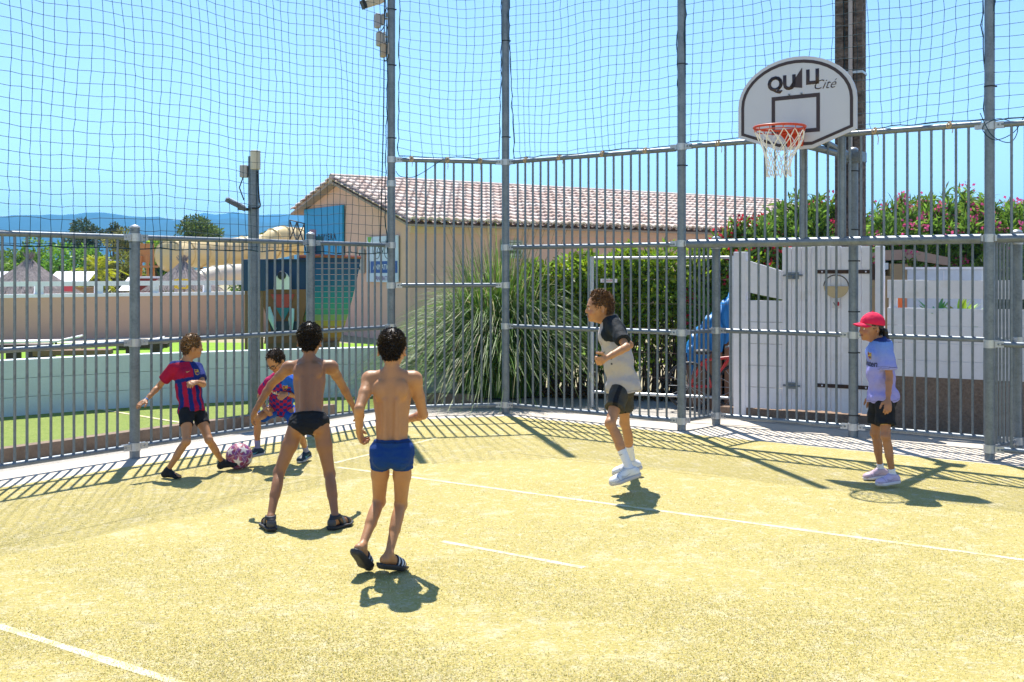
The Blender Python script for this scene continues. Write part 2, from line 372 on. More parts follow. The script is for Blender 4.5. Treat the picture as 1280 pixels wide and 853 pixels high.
def panel(a, b, rails, spans, label, sp=.11, inset=.07, rr=.026, br=.0125, extra=(), big=None):
    """rails: heights; spans: (z0,z1) of bars"""
    d = b - a; L = d.length; d = d.normalized(); root = empty('railing_panel', a, 0, label, 'railing', 'railing panels of bars')
    for i, z in enumerate(rails):
        r = big if big and i == 0 else rr
        mb = MB(); mb.tube([d * inset + V(0, 0, z), d * (L - inset) + V(0, 0, z)], r, 12); mb.build('rail', M['steel'], root, smooth=True)
    n = max(1, int(round((L - 2 * inset) / sp)) - 1); st = (L - 2 * inset) / (n + 1)
    for (z0, z1) in spans:
        key = round(z1 - z0, 3)
        if key not in barmesh:
            mb = MB(); mb.tube([V(0, 0, 0), V(0, 0, key)], br, 8, cap=False); me = mb.mesh('bar', True); me.materials.append(M['steel']); barmesh[key] = me
        for k in range(n):
            o = bpy.data.objects.new('bar', barmesh[key]); COL.objects.link(o); o.parent = root; o.location = d * (inset + st * (k + 1)) + V(0, 0, z0)
    for (s, z0, z1, r) in extra:
        mb = MB(); mb.tube([d * s + V(0, 0, z0), d * s + V(0, 0, z1)], r, 14); mb.build('upright', M['steel'], root, smooth=True)
    return root
ml = -DL; mr = DL; D12 = (P2 - P1).normalized(); D23 = (P3 - P2).normalized()
post(PA, 2.08, .046, 'short post on the left railing beyond the photo edge', [(z, (ml, mr)) for z in (.1, 1.045, 2.0)])
post(P0, 2.09, .046, 'short domed steel post standing left of the boy in the striped jersey', [(z, (ml, mr)) for z in (.1, 1.045, 2.0)])
post(PM, 2.09, .046, 'short domed steel post in front of the painted boat', [(z, (ml, mr)) for z in (.1, 1.045, 2.0)])
post(P1, 5.4, .046, 'tall corner post carrying the security camera', [(.1, (ml, D12)), (1.045, (ml,)), (2.0, (ml,)), (1.53, (D12,)), (3.0, (D12,)), (2.72, ())], straps=(3.25, 4.1, 4.75))
post(P2, 5.4, .046, 'tall post in front of the pampas grass', [(.1, (-D12, D23)), (1.04, (D23,)), (1.53, (-D12,)), (1.98, (D23,)), (3.0, (-D12, D23))], straps=(3.3, 4.45))
post(P3, 5.4, .046, 'tall post at the left edge of the goal recess, right of the curly haired boy', [(.1, (-D23, BL - P3)), (1.04, (-D23, BL - P3)), (1.99, (-D23, DE)), (3.02, (-D23, DE))], straps=(2.82, 3.9))
post(P4, 5.4, .044, 'tall post near the right edge, right of the girl in the red cap', [(.1, (DE, BR - P4)), (1.04, (DE, BR - P4)), (1.99, (-DE, DE)), (3.0, (-DE, DE))], straps=(3.35,))
DB1 = (BC - BL).normalized(); DB2 = (BR - BC).normalized()
post(BL, 2.06, .046, 'short rear post of the goal recess at its left corner', [(.1, (P3 - BL, DB1)), (1.04, (P3 - BL, DB1)), (1.98, (P3 - BL, DB1))])
post(BC, 2.94, .048, 'rear post in the middle of the goal, behind the girl in the red cap', [(.1, (-DB1, DB2)), (1.04, (-DB1, DB2))], straps=(.22, .86, 1.28, 1.80, 2.12, 2.72))
post(BR, 2.06, .046, 'short rear post of the goal recess at its right corner', [(.1, (P4 - BR, -DB2)), (1.04, (P4 - BR, -DB2)), (1.98, (P4 - BR, -DB2))])
panel(PB, PA, (2.0, 1.045, .1), [(.1, 2.0)], 'low railing panel on the left beyond the photo edge', .105, rr=.024)
panel(PA, P0, (2.0, 1.045, .1), [(.1, 2.0)], 'leftmost low railing panel in front of the larger thatched parasol', .105, rr=.024)
panel(P0, PM, (2.0, 1.045, .1), [(.1, 2.0)], 'low railing panel behind the boy in the striped jersey', .105, rr=.024)
panel(PM, P1, (2.0, 1.045, .1), [(.1, 2.0)], 'low railing panel in front of the painted boat hull', .105, rr=.024)
panel(P1, P2, (3.0, 1.53, .1), [(.1, 3.0)], 'narrow tall railing panel in the corner, in front of the tiled house', .112)
panel(P2, P3, (3.0, 1.98, 1.04, .1), [(.1, 1.98), (1.98, 3.0)], 'tall railing panel behind the curly haired boy, in front of the hedge', .11)
LG = (P4 - P3).length
panel(P3, P4, (1.985, 3.02), [(1.985, 3.02)], 'upper railing panel above the goal, behind the backboard', .11, rr=.027, big=.044, extra=[(LG / 2 - .20, 2.0, 3.0, .032), (LG / 2 + .20, 2.0, 3.0, .032)])
panel(P3, BL, (1.985, 1.04, .1), [(.1, 1.98)], 'short side panel at the left of the goal recess', .085, rr=.021)
panel(P4, BR, (1.985, 1.04, .1), [(.1, 1.98)], 'short side panel at the right of the goal recess', .085, rr=.021)
panel(BL, BC, (1.985, 1.04, .1), [(.1, 1.98)], 'rear goal panel in front of the white gate', .11)
panel(BC, BR, (1.985, 1.04, .1), [(.1, 1.98)], 'rear goal panel behind the girl, in front of the brown stone base', .11)
panel(P4, P5, (1.985, 3.0, 1.04, .1), [(.1, 1.985), (1.985, 3.0)], 'tall railing panel at the right photo edge', .11, big=.040)
# cable ties and wire on the tall post of the goal
# ------------------------------------------------------------------ nets
def tubes_from_edges(nodes, edges, r):
    a = nodes[edges[:, 0]]; b = nodes[edges[:, 1]]; t = b - a; t /= np.linalg.norm(t, axis=1, keepdims=True) + 1e-9
    ref = np.where(np.abs(t[:, 2:3]) < .9, np.array([[0, 0, 1.]]), np.array([[1., 0, 0]]))
    u = np.cross(t, ref); u /= np.linalg.norm(u, axis=1, keepdims=True); v = np.cross(t, u)
    n = len(a); vs = np.empty((n, 6, 3))
    for k in range(3):
        o = (u * math.cos(k * 2.0944) + v * math.sin(k * 2.0944)) * r
        vs[:, k] = a + o; vs[:, 3 + k] = b + o
    base = (np.arange(n) * 6)[:, None, None]
    f = np.array([[0, 1, 4, 3], [1, 2, 5, 4], [2, 0, 3, 5]])[None] + base
    return vs.reshape(-1, 3), f.reshape(-1, 4)
def net(a, b, z0, z1, label, seed, sp=.105, bow=.04, tail=.05, r=.0028, slack=.03, ties=0):
    g = np.random.default_rng(seed); d = b - a; L = d.length; d = d.normalized(); nn = d.cross(V(0, 0, 1))
    nu = max(2, int(L / sp)); nv = int((z1 - z0) / sp); U, W_ = np.meshgrid(np.arange(nu + 1), np.arange(nv + 1), indexing='ij')
    u = U / nu * L; z = z0 + W_ / nv * (z1 - z0); low = 1 - W_ / nv
    du = .5 * slack * np.sin(W_ * .33 + seed) * np.sin(np.pi * U / nu) + slack * low ** 2 * 1.8 * np.sin(U * .55 + seed * 2) + .0035 * g.standard_normal(U.shape)
    dz = -.05 * np.sin(np.pi * U / nu) * (.4 + low) + .006 * np.sin(U * .9 + W_ * .5 + seed) + .02 * np.sin(U * .27 + seed) + .003 * g.standard_normal(U.shape)
    dn = bow * np.sin(np.pi * U / nu) * np.sin(np.pi * W_ / nv + .3) + .02 * np.sin(U * .7 + W_ * .21 + seed)
    edge = (W_ == 0); dz = np.where(edge, .006 * np.sin(U * 1.3), dz)
    P = np.array(a)[None, None] + np.array(d)[None, None] * (u + du)[..., None] + np.array(nn)[None, None] * dn[..., None]
    P[..., 2] = z + dz; nodes = P.reshape(-1, 3); ix = (U * (nv + 1) + W_)
    e = np.concatenate([np.stack([ix[:-1].ravel(), ix[1:].ravel()], 1), np.stack([ix[:, :-1].ravel(), ix[:, 1:].ravel()], 1)])
    vs, fs = tubes_from_edges(nodes - np.array(a)[None], e, r)
    root = empty('ball_net', a, 0, label, 'net', 'ball stop nets above the railings')
    link('mesh', npmesh('mesh', vs, fs), M['cord'], root)
    for side, cc in ((0, 0), (1, nu)):                   # the heavier border cord
        q = [Vector(P[cc, k] + .006 * g.standard_normal(3) - np.array(a)) for k in range(nv + 1)]
        mb = MB(); mb.tube(q, .0052, 5); mb.build('border_cord', M['cord'], root)
    q = [Vector(P[k, 0] + .004 * g.standard_normal(3) - np.array(a)) for k in range(nu + 1)]
    mb = MB(); mb.tube(q, .005, 5); mb.build('border_cord', M['cord'], root)
    for k in range(ties):                                # rag ties round the top rail
        s = (k + .5 + g.uniform(-.25, .25)) / ties * L; c = V(*(d * s)); c.z = z0 - a.z - .03; mb = MB()
        for ph in (-.01, .004, .013):
            ring = [c + d * (ph + .01 * math.sin(t * 2 + ph * 90)) + nn * (.03 * math.cos(t)) + V(0, 0, .032 * math.sin(t)) for t in np.linspace(0, 6.28, 11)[:-1]]
            mb.tube(ring, .006, 5, closed=True)
        tl = g.uniform(.04, .14)
        mb.tube([c - nn * .03, c - nn * .04 + V(0, 0, -tl * .5) + d * .02, c - nn * .036 + V(0, 0, -tl) + d * .015], .004, 4)
        mb.build('tie', M['twine'], root)
    return root
net(PB - DL * .2, P1 - DL * .1, 1.90, 5.5, 'wide dark cord net over the left railing in front of the hills', 2, bow=.06)
net(P1 + D12 * .10, P2 - D12 * .05, 3.04, 5.5, 'narrow dark cord net between the two tall posts above the tiled roof', 3, ties=3, slack=.035)
net(P2 + D23 * .06, P3 - D23 * .05, 3.04, 5.5, 'dark cord net above the railing behind the curly haired boy', 4, ties=4)
net(P3 + DE * .06, P4 - DE * .06, 3.06, 5.5, 'dark cord net behind the basketball backboard', 5, ties=5, slack=.04)
net(P4 + DE * .06, P5, 3.04, 5.5, 'dark cord net at the right photo edge', 6, ties=3, slack=.05)
# loose wire hanging at the corner post
def loose(label, pts, r=.004):
    mb = MB(); c = Vector(pts[0]); mb.tube([Vector(p) - c for p in pts], r, 5); o = mb.build('loose_cord', M['cord']); o.location = c; tag(o, label, 'cord')
def spl(pts, n=8):
    pts = [Vector(p) for p in pts]; out = []
    for i in range(len(pts) - 1):
        p0 = pts[max(i - 1, 0)]; p1 = pts[i]; p2 = pts[i + 1]; p3 = pts[min(i + 2, len(pts) - 1)]
        for k in range(n):
            t = k / n; out.append(.5 * ((2 * p1) + (p2 - p0) * t + (2 * p0 - 5 * p1 + 4 * p2 - p3) * t * t + (3 * p1 - p0 - 3 * p2 + p3) * t ** 3))
    out.append(pts[-1]); return out
def rel(p, d, s, n, z): return p + d * s + n * 0 + V(0, 0, z)
loose('thin slack wire sagging under the rail beside the corner post', spl([P1 + D12 * .06 + V(0, -.06, 2.86), P1 + D12 * .12 + V(0, -.05, 2.80), P1 + D12 * .3 + V(0, -.05, 2.81), P1 + D12 * .62 + V(0, -.04, 3.02)]))
loose('dark cord coiled round the tall post by the right photo edge', spl([P4 + V(-.12, -.08, 3.10), P4 + V(-.02, -.09, 2.9), P4 + V(.15, -.08, 2.84), P4 + V(.22, -.06, 2.98), P4 + V(.05, -.08, 3.05), P4 + V(-.1, -.08, 2.97), P4 + V(0, -.09, 2.86), P4 + V(.18, -.08, 2.93), P4 + V(.3, -.05, 3.1)]))
# ------------------------------------------------------------------ basketball backboard
QN = NE                                                  # towards the court
bc = V(2.665, 10.06, 0); br_ = DE.copy()
root = empty('basketball_hoop', bc, 0, 'white fan shaped basketball backboard with orange rim and cord net', 'basketball hoop')
def bp(u, z, n=0): return br_ * u + V(0, 0, z) + QN * n
def outline(k=0):
    """board outline, k = inset"""
    pts = [(.16, 2.835 + k), (.575 - k, 2.985 + k * .6), (.575 - k, 3.27)]
    for i in range(1, 20):
        t = i / 20 * math.pi; c = math.cos(t); s = math.sin(t)
        pts.append(((.575 - k) * c, 3.27 + (.435 - k) * s))
    pts += [(-.575 + k, 3.27), (-.575 + k, 2.985 + k * .6), (-.16, 2.835 + k)]
    return pts
mb = MB(); mb.prism([bp(u, z, -.012) for u, z in outline()], None, QN * .024); mb.build('board', cm('white_board', (.53, .54, .60), .4, noise=[(3, .93, .5)]), root)
brown = cm('brown_paint', (.045, .028, .03), .5)
def ringband(a, b, n):
    mb = MB(); m = len(a)
    vs = [bp(u, z, n) for u, z in a] + [bp(u, z, n) for u, z in b]
    mb.add(vs, [(i, (i + 1) % m, m + (i + 1) % m, m + i) for i in range(m)]); return mb
ringband(outline(.032), outline(.062), .0145).build('border_stripe', brown, root)
def rect(u0, u1, z0, z1): return [(u0, z0), (u1, z0), (u1, z1), (u0, z1)]
ringband(rect(-.235, .235, 2.985, 3.345), rect(-.20, .20, 3.022, 3.308), .0145).build('target_square', brown, root)
mb = MB()
for u in (-.06, .06): mb.tube([bp(u, 3.352, .01), bp(u, 3.352, .03)], .008, 8)
mb.build('bolt', M['steel'], root)
# the maker's lettering: Q U (triangle) L I and a script word
def bt(s, size, u, z, **k): return place_text('lettering', s, size, bp(u, z, .0142), br_, V(0, 0, 1), brown, root, depth=.001, **k)
bt('QU', .185, -.135, 3.462, bold=.0075, spacing=.98); bt('LI', .185, .165, 3.492, bold=.0075, spacing=.98)
mb = MB(); mb.prism([bp(-.06, 3.425, .0142), bp(.065, 3.405, .0142), bp(.065, 3.595, .0142)], None, QN * .001); mb.build('emblem', brown, root)
bt('Cité', .125, .27, 3.415, shear=.45, bold=-.001)
# bracket, rim, net
orange = cm('red_orange_enamel', (.55, .06, .018), .4, noise=[(20, .8, .4)])
rc = QN * .40; RZ = 3.0
mb = MB(); mb.prism([bp(-.09, 3.02, .016), bp(.09, 3.02, .016), bp(.075, 2.86, .016), bp(-.075, 2.86, .016)], None, QN * .012)
mb.prism([bp(-.06, RZ - .012, .02), bp(.06, RZ - .012, .02), bp(.11, RZ - .012, .185), bp(-.11, RZ - .012, .185)], None, V(0, 0, .01))
for s in (-1, 1): mb.prism([bp(s * .05, RZ - .012, .02), bp(s * .05, 2.87, .02), bp(s * .1, RZ - .012, .19)], None, br_ * .008)
mb.build('bracket', orange, root)
mb = MB(); mb.tube([rc + br_ * (.228 * math.cos(t)) + QN * (.228 * math.sin(t)) + V(0, 0, RZ) for t in np.linspace(0, 2 * math.pi, 41)[:-1]], .011, 10, closed=True)
mb.tube([rc + br_ * (.222 * math.cos(t)) + QN * (.222 * math.sin(t)) + V(0, 0, RZ - .034) for t in np.linspace(0, 2 * math.pi, 41)[:-1]], .005, 6, closed=True)
for t in np.linspace(0, 2 * math.pi, 13)[:-1]:
    e = br_ * math.cos(t) + QN * math.sin(t); mb.tube([rc + e * .228 + V(0, 0, RZ), rc + e * .222 + V(0, 0, RZ - .034)], .004, 5)
mb.build('rim', orange, root, smooth=True)
mb = MB(); prof = [(0, .222), (.09, .195), (.18, .15), (.26, .115), (.34, .105), (.42, .110)]
def nr(d):
    for (a, ra), (b, rb) in zip(prof[:-1], prof[1:]):
        if d <= b: return ra + (rb - ra) * (d - a) / (b - a)
    return prof[-1][1]
for i in range(12):
    for sg in (-1, 1):
        q = []
        for k in range(11):
            d = .42 * k / 10; t = 2 * math.pi * i / 12 + sg * (math.pi / 12) * (k / 2.0) + .03 * math.sin(i * 2 + k)
            q.append(rc + br_ * nr(d) * math.cos(t) + QN * nr(d) * math.sin(t) + V(.012 * math.sin(k * .6), 0, RZ - .03 - d))
        mb.tube(q, .0045, 5)
mb.build('cord_net', M['white_cord'], root)
# arm to the rear post
mb = MB(); back = (BC - bc)
for z in (2.90, 3.05):
    mb.tube([bp(0, z, -.02), V(back.x * .98, back.y * .98, 2.86)], .035, 10)
mb.box(bp(0, 3.0, -.03), (.36, .03, .30), Matrix((br_, QN, V(0, 0, 1))).transposed())
mb.box(V(back.x, back.y, 2.86) * 1.0, (.22, .16, .10), Matrix((br_, QN, V(0, 0, 1))).transposed())
mb.build('support_arm', M['steel'], root)
# ------------------------------------------------------------------ camera and fixtures on the corner post
Mz = lambda a: Matrix.Rotation(a, 3, 'Z')
def fixture(name, label, cat, loc, build):
    o = empty(name, loc, 0, label, cat); build(o); return o
def sec(o):
    ax = (V(-.24, -.12, -.11)).normalized(); mb = MB(); s, u = basis(ax); mx = Matrix((ax, s, u)).transposed()
    mb.box(V(-.20, -.06, 0), (.24, .085, .085), mx); mb.build('housing', cm('beige_casing', (.55, .46, .34), .5), o, bevel=.012)
    mb = MB(); mb.box(V(-.20, -.06, 0) + ax * .125 + u * .006, (.04, .098, .10), mx); mb.build('hood', M['black'], o, bevel=.006)
    mb = MB(); mb.tube([V(-.16, -.05, .03), V(-.08, -.02, .07), V(0, 0, .07)], .018, 8); mb.build('bracket', M['fix'], o)
fixture('security_camera', 'beige security camera with dark hood high on the corner post', 'camera', P1 + V(0, -.02, 4.82), sec)
def fx(c, dz):
    def f(o):
        mb = MB(); mb.box(V(-.155, -.02, 0), (.07, .09, .17), Mz(.4)); mb.build('housing', c, o, bevel=.02)
        mb = MB(); mb.box(V(-.10, 0, .02), (.02, .05, .13), Mz(.4)); mb.tube([V(-.09, 0, .03), V(-.03, 0, .03)], .012, 6); mb.tube([V(-.05, 0, .05), V(-.05, 0, .1)], .01, 6); mb.build('bracket', M['fix'], o)
        mb = MB(); mb.tube(spl([V(-.15, 0, -.085), V(-.13, 0, -.12), V(-.08, 0, -.05), V(-.07, 0, .12), V(-.04, 0, .16)]), .006, 5); mb.build('cable', M['black'], o)
    return f
fixture('bracketed_fixture', 'upper grey fixture bracketed on the corner post below the camera', 'fixture', P1 + V(0, -.02, 4.61), fx(cm('grey_casing', (.36, .34, .36), .5), 0))
fixture('bracketed_fixture', 'middle grey fixture on the corner post', 'fixture', P1 + V(.02, -.02, 4.40), fx(cm('grey_casing', (.38, .35, .34), .5), 0))
fixture('bracketed_fixture', 'lowest brownish fixture on the corner post', 'fixture', P1 + V(.065, -.02, 4.27), fx(cm('brown_casing', (.42, .33, .25), .5), 0))
mb = MB(); mb.tube(spl([V(-.075, -.03, 4.9), V(-.08, -.03, 4.3), V(-.085, -.03, 3.6), V(-.11, -.02, 2.6), V(-.13, 0, 2.02)]), .007, 5)
o = mb.build('hanging_cable', M['black']); o.location = P1; tag(o, 'dark cable hanging down beside the corner post from its fixtures', 'cable')
# light mast beyond the left railing
LMp = V(-3.12, 12.94, 0); root = empty('light_mast', LMp, 0, 'grey steel light mast with a floodlight beyond the left railing', 'light mast')
mb = MB(); mb.tube([V(0, 0, -.05), V(0, 0, 3.08)], .066, 16); mb.build('pole', M['steel'], root, smooth=True)
mb = MB(); mb.tube([V(.03, -.03, 2.92), V(.03, -.03, 3.15)], .062, 12); mb.build('junction_box', cm('cream_plastic', (.62, .55, .42), .5), root, bevel=.01)
mb = MB(); mb.box(V(-.11, -.02, 2.90), (.09, .09, .15)); mb.build('control_box', M['fix'], root, bevel=.012)
fl = MB(); mx = Matrix.Rotation(R(28), 3, 'Y') @ Mz(.3); fl.box(V(-.19, -.10, 2.50), (.26, .20, .05), mx); fo = fl.build('floodlight', cm('floodlight_casing', (.10, .105, .12), .4), root, bevel=.008)
fl = MB(); fl.box(V(-.19, -.10, 2.50) + mx @ V(0, 0, .030), (.22, .16, .014), mx); fl.build('glass', cm('lamp_glass', (.45, .46, .5), .2), fo)
fl = MB(); fl.tube([V(-.06, -.03, 2.44), V(-.17, -.08, 2.45)], .02, 6); fl.tube([V(-.10, -.05, 2.86), V(-.15, -.08, 2.7), V(-.1, -.06, 2.55)], .008, 5); fl.tube(spl([V(.06, -.05, 2.9), V(.08, -.06, 2.6), V(.09, -.06, 2.47), V(.0, -.09, 2.45)]), .01, 5); fl.build('wiring', M['black'], root)
# ================================================================== tiled house behind
HC = V(-2.48, 26, 0); HG = V(-.558, .83, 0).normalized(); HR_ = V(.83, .558, 0).normalized()
house = empty('house', HC, 0, 'salmon house with a pale clay tile roof behind the corner', 'house')
def hp(r, g, z): return HR_ * r + HG * g + V(0, 0, z)
GA, GLt, HL_ = 3.98, 6.46, 20.2                           # apex and far eave along the gable, length along the ridge
ZE, ZA, ZL = 2.90, 4.13, 3.52
mb = MB(); mb.prism([hp(0, 0, -.1), hp(0, GLt, -.1), hp(0, GLt, ZL), hp(0, GA, ZA), hp(0, 0, ZE)], None, HR_ * (HL_ - 3.2)); mb.build('wall', M['pink'], house)
mb = MB(); mb.prism([hp(-.012, .01, ZE - .26), hp(-.012, .01, ZE - .03), hp(-.012, -.12, ZE - .03), hp(-.012, -.12, ZE - .10), hp(-.012, -.012, ZE - .26)], None, HR_ * (HL_ - 3.18)); mb.build('fascia', cm('cream_fascia', (.68, .46, .42), .8), house)
for (r, z, wv, hv) in ((2.95, 2.28, .62, .42), (9.4, 1.3, .9, 1.0)):
    mb = MB(); Mx = Matrix((HR_, HG, V(0, 0, 1))).transposed()
    for dz in (-hv / 2, hv / 2): mb.box(hp(r, -.02, z + dz), (wv, .07, .05), Mx)
    for dr in (-wv / 2, wv / 2): mb.box(hp(r + dr, -.02, z), (.05, .072, hv + .04), Mx)
    wnd = mb.build('window', cm('window_frame', (.5, .48, .46), .6), house)
    mb = MB(); mb.box(hp(r, -.004, z), (wv - .02, .02, hv - .02), Mx); mb.build('pane', cm('dark_glass', (.03, .035, .045), .15), wnd)
    mb = MB()
    for k in range(3): mb.box(hp(r, -.03, z - hv / 2 + hv * (k + .5) / 3), (wv - .06, .03, hv * .14), Mx)
    mb.build('louvre', cm('louvre_slats', (.55, .53, .5), .5), wnd)
def tiles(mb, o, du, dv, nu, nv, cols):
    """barrel tiles: o = eave corner, du = step along the eave, dv = step up the slope"""
    nrm = du.cross(dv).normalized()
    if nrm.z < 0: nrm = -nrm
    u = du.normalized(); v = dv.normalized(); wd = du.length; ln = dv.length
    for j in range(nv):
        for i in range(nu):
            jj = rng.normal(0, .006); mb.cur = cols(i, j)
            c = o + du * (i + .5) + dv * j + nrm * (.02 + .012)
            vs = []; fs = []
            for e, (t, rr, lift) in enumerate(((-.06 + jj, wd * .37, .066), (ln * 1.04, wd * .28, .012))):
                for k in range(7):
                    a = math.pi * k / 6
                    vs.append(c + v * t + u * (rr * math.cos(a)) + nrm * (rr * .80 * math.sin(a) + lift))
            fs = [(k, k + 1, k + 8, k + 7) for k in range(6)]
            # thickness at the lower lip
            for k in range(7):
                a = math.pi * k / 6
                vs.append(c + v * (-.06 + jj) + u * (wd * .29 * math.cos(a)) + nrm * (wd * .29 * .76 * math.sin(a) + .030))
            fs += [(k + 1, k, 14 + k, 15 + k) for k in range(6)]
            mb.add(vs, fs)
            mb.cur = tuple(x * .72 for x in cols(i + 3, j))          # the channel tile, its colour darkened to deepen the shadow lines between barrels
            c2 = o + du * (i) + dv * j; vs = []
            for (t, lf) in ((-.05, .032), (ln * 1.02, .008)):
                for k in range(4):
                    a = math.pi * k / 3; vs.append(c2 + v * t + u * (wd * .34 * math.cos(a)) + nrm * (.035 - wd * .18 * math.sin(a) + lf))
            mb.add(vs, [(k, k + 1, k + 5, k + 4) for k in range(3)])
pal = [(.72, .58, .49), (.66, .49, .40), (.78, .66, .57), (.70, .54, .46), (.62, .47, .40), (.80, .70, .62), (.70, .57, .50)]
def tcol(i, j): return pal[int(abs(math.sin(i * 12.9898 + j * 78.233) * 43758.5)) % 7]
rf = MB(); ov = .28
e0 = hp(-ov, -.42, ZE - .02); top = hp(-ov, GA, ZA + .10); nv = 12; dv = (top - e0) / nv; nu = 76; du = HR_ * ((HL_ - 3.2 + 2 * ov) / nu)
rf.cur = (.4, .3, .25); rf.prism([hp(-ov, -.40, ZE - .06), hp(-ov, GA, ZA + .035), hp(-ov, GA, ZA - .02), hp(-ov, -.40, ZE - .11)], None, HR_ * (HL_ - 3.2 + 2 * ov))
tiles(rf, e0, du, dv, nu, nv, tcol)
e1 = hp(HL_ - 3.2 + ov, GLt + .35, ZL - .05); top1 = hp(HL_ - 3.2 + ov, GA, ZA + .10)
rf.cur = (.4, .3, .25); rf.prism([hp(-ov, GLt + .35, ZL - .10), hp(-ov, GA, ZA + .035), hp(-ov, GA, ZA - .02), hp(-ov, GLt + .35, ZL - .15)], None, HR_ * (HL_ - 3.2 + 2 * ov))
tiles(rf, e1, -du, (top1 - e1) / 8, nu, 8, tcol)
for k in range(34):                                       # ridge tiles
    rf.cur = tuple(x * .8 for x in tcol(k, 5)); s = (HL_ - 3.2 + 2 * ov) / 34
    rf.tube([hp(-ov + k * s, GA, ZA + .12), hp(-ov + (k + 1.08) * s, GA, ZA + .135)], [.13, .11], 8)
rf.build('roof', M['tile'], house, col=True)
mb = MB(); mb.tube([hp(-.02, 4.9 * 0 + .35, 2.0), hp(-.02, .35, 2.05)], .02, 6)
# blue sign and poster on the gable
GM = Matrix((-HG, -HR_, V(0, 0, 1))).transposed()           # right of a reader in front of the gable = -HG
blue = cm('blue_panel', (.012, .27, .55), .5, noise=[(2, .9, .4)])
sg = empty('wall_sign', HC + hp(-.06, 4.95, 0), 0, 'large blue sign panel with dark lettering on the gable', 'sign')
mb = MB(); mb.box(V(0, 0, 2.76), (2.62, .06, 1.5), GM); mb.build('panel', blue, sg, bevel=.008)
navy = cm('navy_lettering', (.01, .025, .06), .5)
place_text('lettering', 'RIVIERA', .25, V(0, 0, 2.66) - HG * .30 - HR_ * .032, -HG, V(0, 0, 1), navy, sg, spacing=1.45, bold=.008)
mb = MB(); q = lambda x, z: -HG * x - HR_ * .034 + V(0, 0, z)
mb.prism([q(-.98, 2.50), q(-.66, 2.86), q(-.72, 2.54), q(-.82, 2.62)], None, -HR_ * .004); mb.prism([q(-.55, 2.49), q(1.15, 2.49), q(1.15, 2.51), q(-.55, 2.51)], None, -HR_ * .003)
mb.build('emblem', cm('dark_emblem', (.05, .03, .025), .6), sg)
ps = empty('wall_poster', HC + hp(-.05, 1.35, 0), 0, 'white bicycle poster with a blue arrow band on the gable', 'poster')
mb = MB(); mb.box(V(0, 0, 2.02), (1.72, .03, 1.16), GM); mb.build('sheet', cm('poster_paper', (.60, .66, .80), .6, noise=[(2, .92, .4)]), ps)
mb = MB(); q = lambda x, z: -HG * x - HR_ * .018 + V(0, 0, z)
mb.prism([q(-.80, 1.82), q(-.66, 1.98), q(-.66, 1.66)], None, -HR_ * .003); mb.prism([q(-.62, 1.67), q(.84, 1.67), q(.84, 1.97), q(-.62, 1.97)], None, -HR_ * .003)
mb.build('arrow', cm('poster_blue', (.015, .08, .32), .5), ps)
place_text('lettering', 'ANIMATIONS', .19, V(0, 0, 1.815) - HG * .10 - HR_ * .024, -HG, V(0, 0, 1), cm('poster_white', (.75, .78, .85), .5), ps, spacing=1.0)
place_text('lettering', 'ANIMATION', .17, V(0, 0, 1.53) - HG * .12 - HR_ * .018, -HG, V(0, 0, 1), cm('poster_violet', (.18, .05, .25), .5), ps)
mb = MB()
for (cx, cz) in ((-.28, 2.2), (.32, 2.2)): mb.tube([q(cx + .17 * math.cos(t), cz + .17 * math.sin(t)) for t in np.linspace(0, 6.28, 21)[:-1]], .008, 5, closed=True)
for a, b in (((-.28, 2.2), (-.1, 2.45)), ((-.1, 2.45), (.24, 2.45)), ((.32, 2.2), (.22, 2.5)), ((-.1, 2.45), (.05, 2.2)), ((.05, 2.2), (.24, 2.45)), ((-.1, 2.45), (-.14, 2.52)), ((-.28, 2.2), (.05, 2.2))): mb.tube([q(*a), q(*b)], .008, 5)
mb.build('bicycle_drawing', navy, ps)
mb = MB(); mb.prism([q(-.80, 2.52), q(-.80, 2.60), q(-.56, 2.60), q(-.68, 2.40)], None, -HR_ * .003); mb.build('leaf_drawing', cm('poster_green', (.2, .4, .04), .5), ps)
pl = empty('wall_plate', HC + hp(-.04, 2.55, 0), 0, 'small dark sign plate beside the bicycle poster on the gable', 'plate')
mb = MB(); mb.box(V(0, 0, 1.97), (.30, .03, .62), GM); mb.build('plate', cm('pale_plate', (.5, .42, .38), .6), pl)
mb = MB()
for k in range(3):
    mb.box(V(0, 0, 2.14 - .17 * k) - HR_ * .018 + HG * -.06, (.11, .012, .12), GM); mb.box(V(0, 0, 2.14 - .17 * k) - HR_ * .018 + HG * .09, (.05, .012, .08), GM)
mb.build('pictogram', M['black'], pl)
br2 = empty('lattice_bracket', HC + hp(-.05, 6.2, 0), 0, 'black metal lattice bracket at the left end of the gable', 'bracket')
mb = MB(); q = lambda x, z: HG * x - HR_ * .05 + V(0, 0, z)
for a, b in (((0, 3.1), (1.1, 3.25)), ((0, 2.5), (1.1, 2.65)), ((0, 2.5), (0, 3.1)), ((1.1, 2.65), (1.1, 3.25)), ((0, 2.5), (.55, 3.17)), ((.55, 3.17), (1.1, 2.65)), ((0, 3.1), (.55, 2.57)), ((.55, 2.57), (1.1, 3.25)), ((.55, 2.57), (.55, 3.17)), ((0, 2.5), (-.1, 2.3))): mb.tube([q(*a), q(*b)], .018, 5)
mb.build('frame', M['black'], br2)
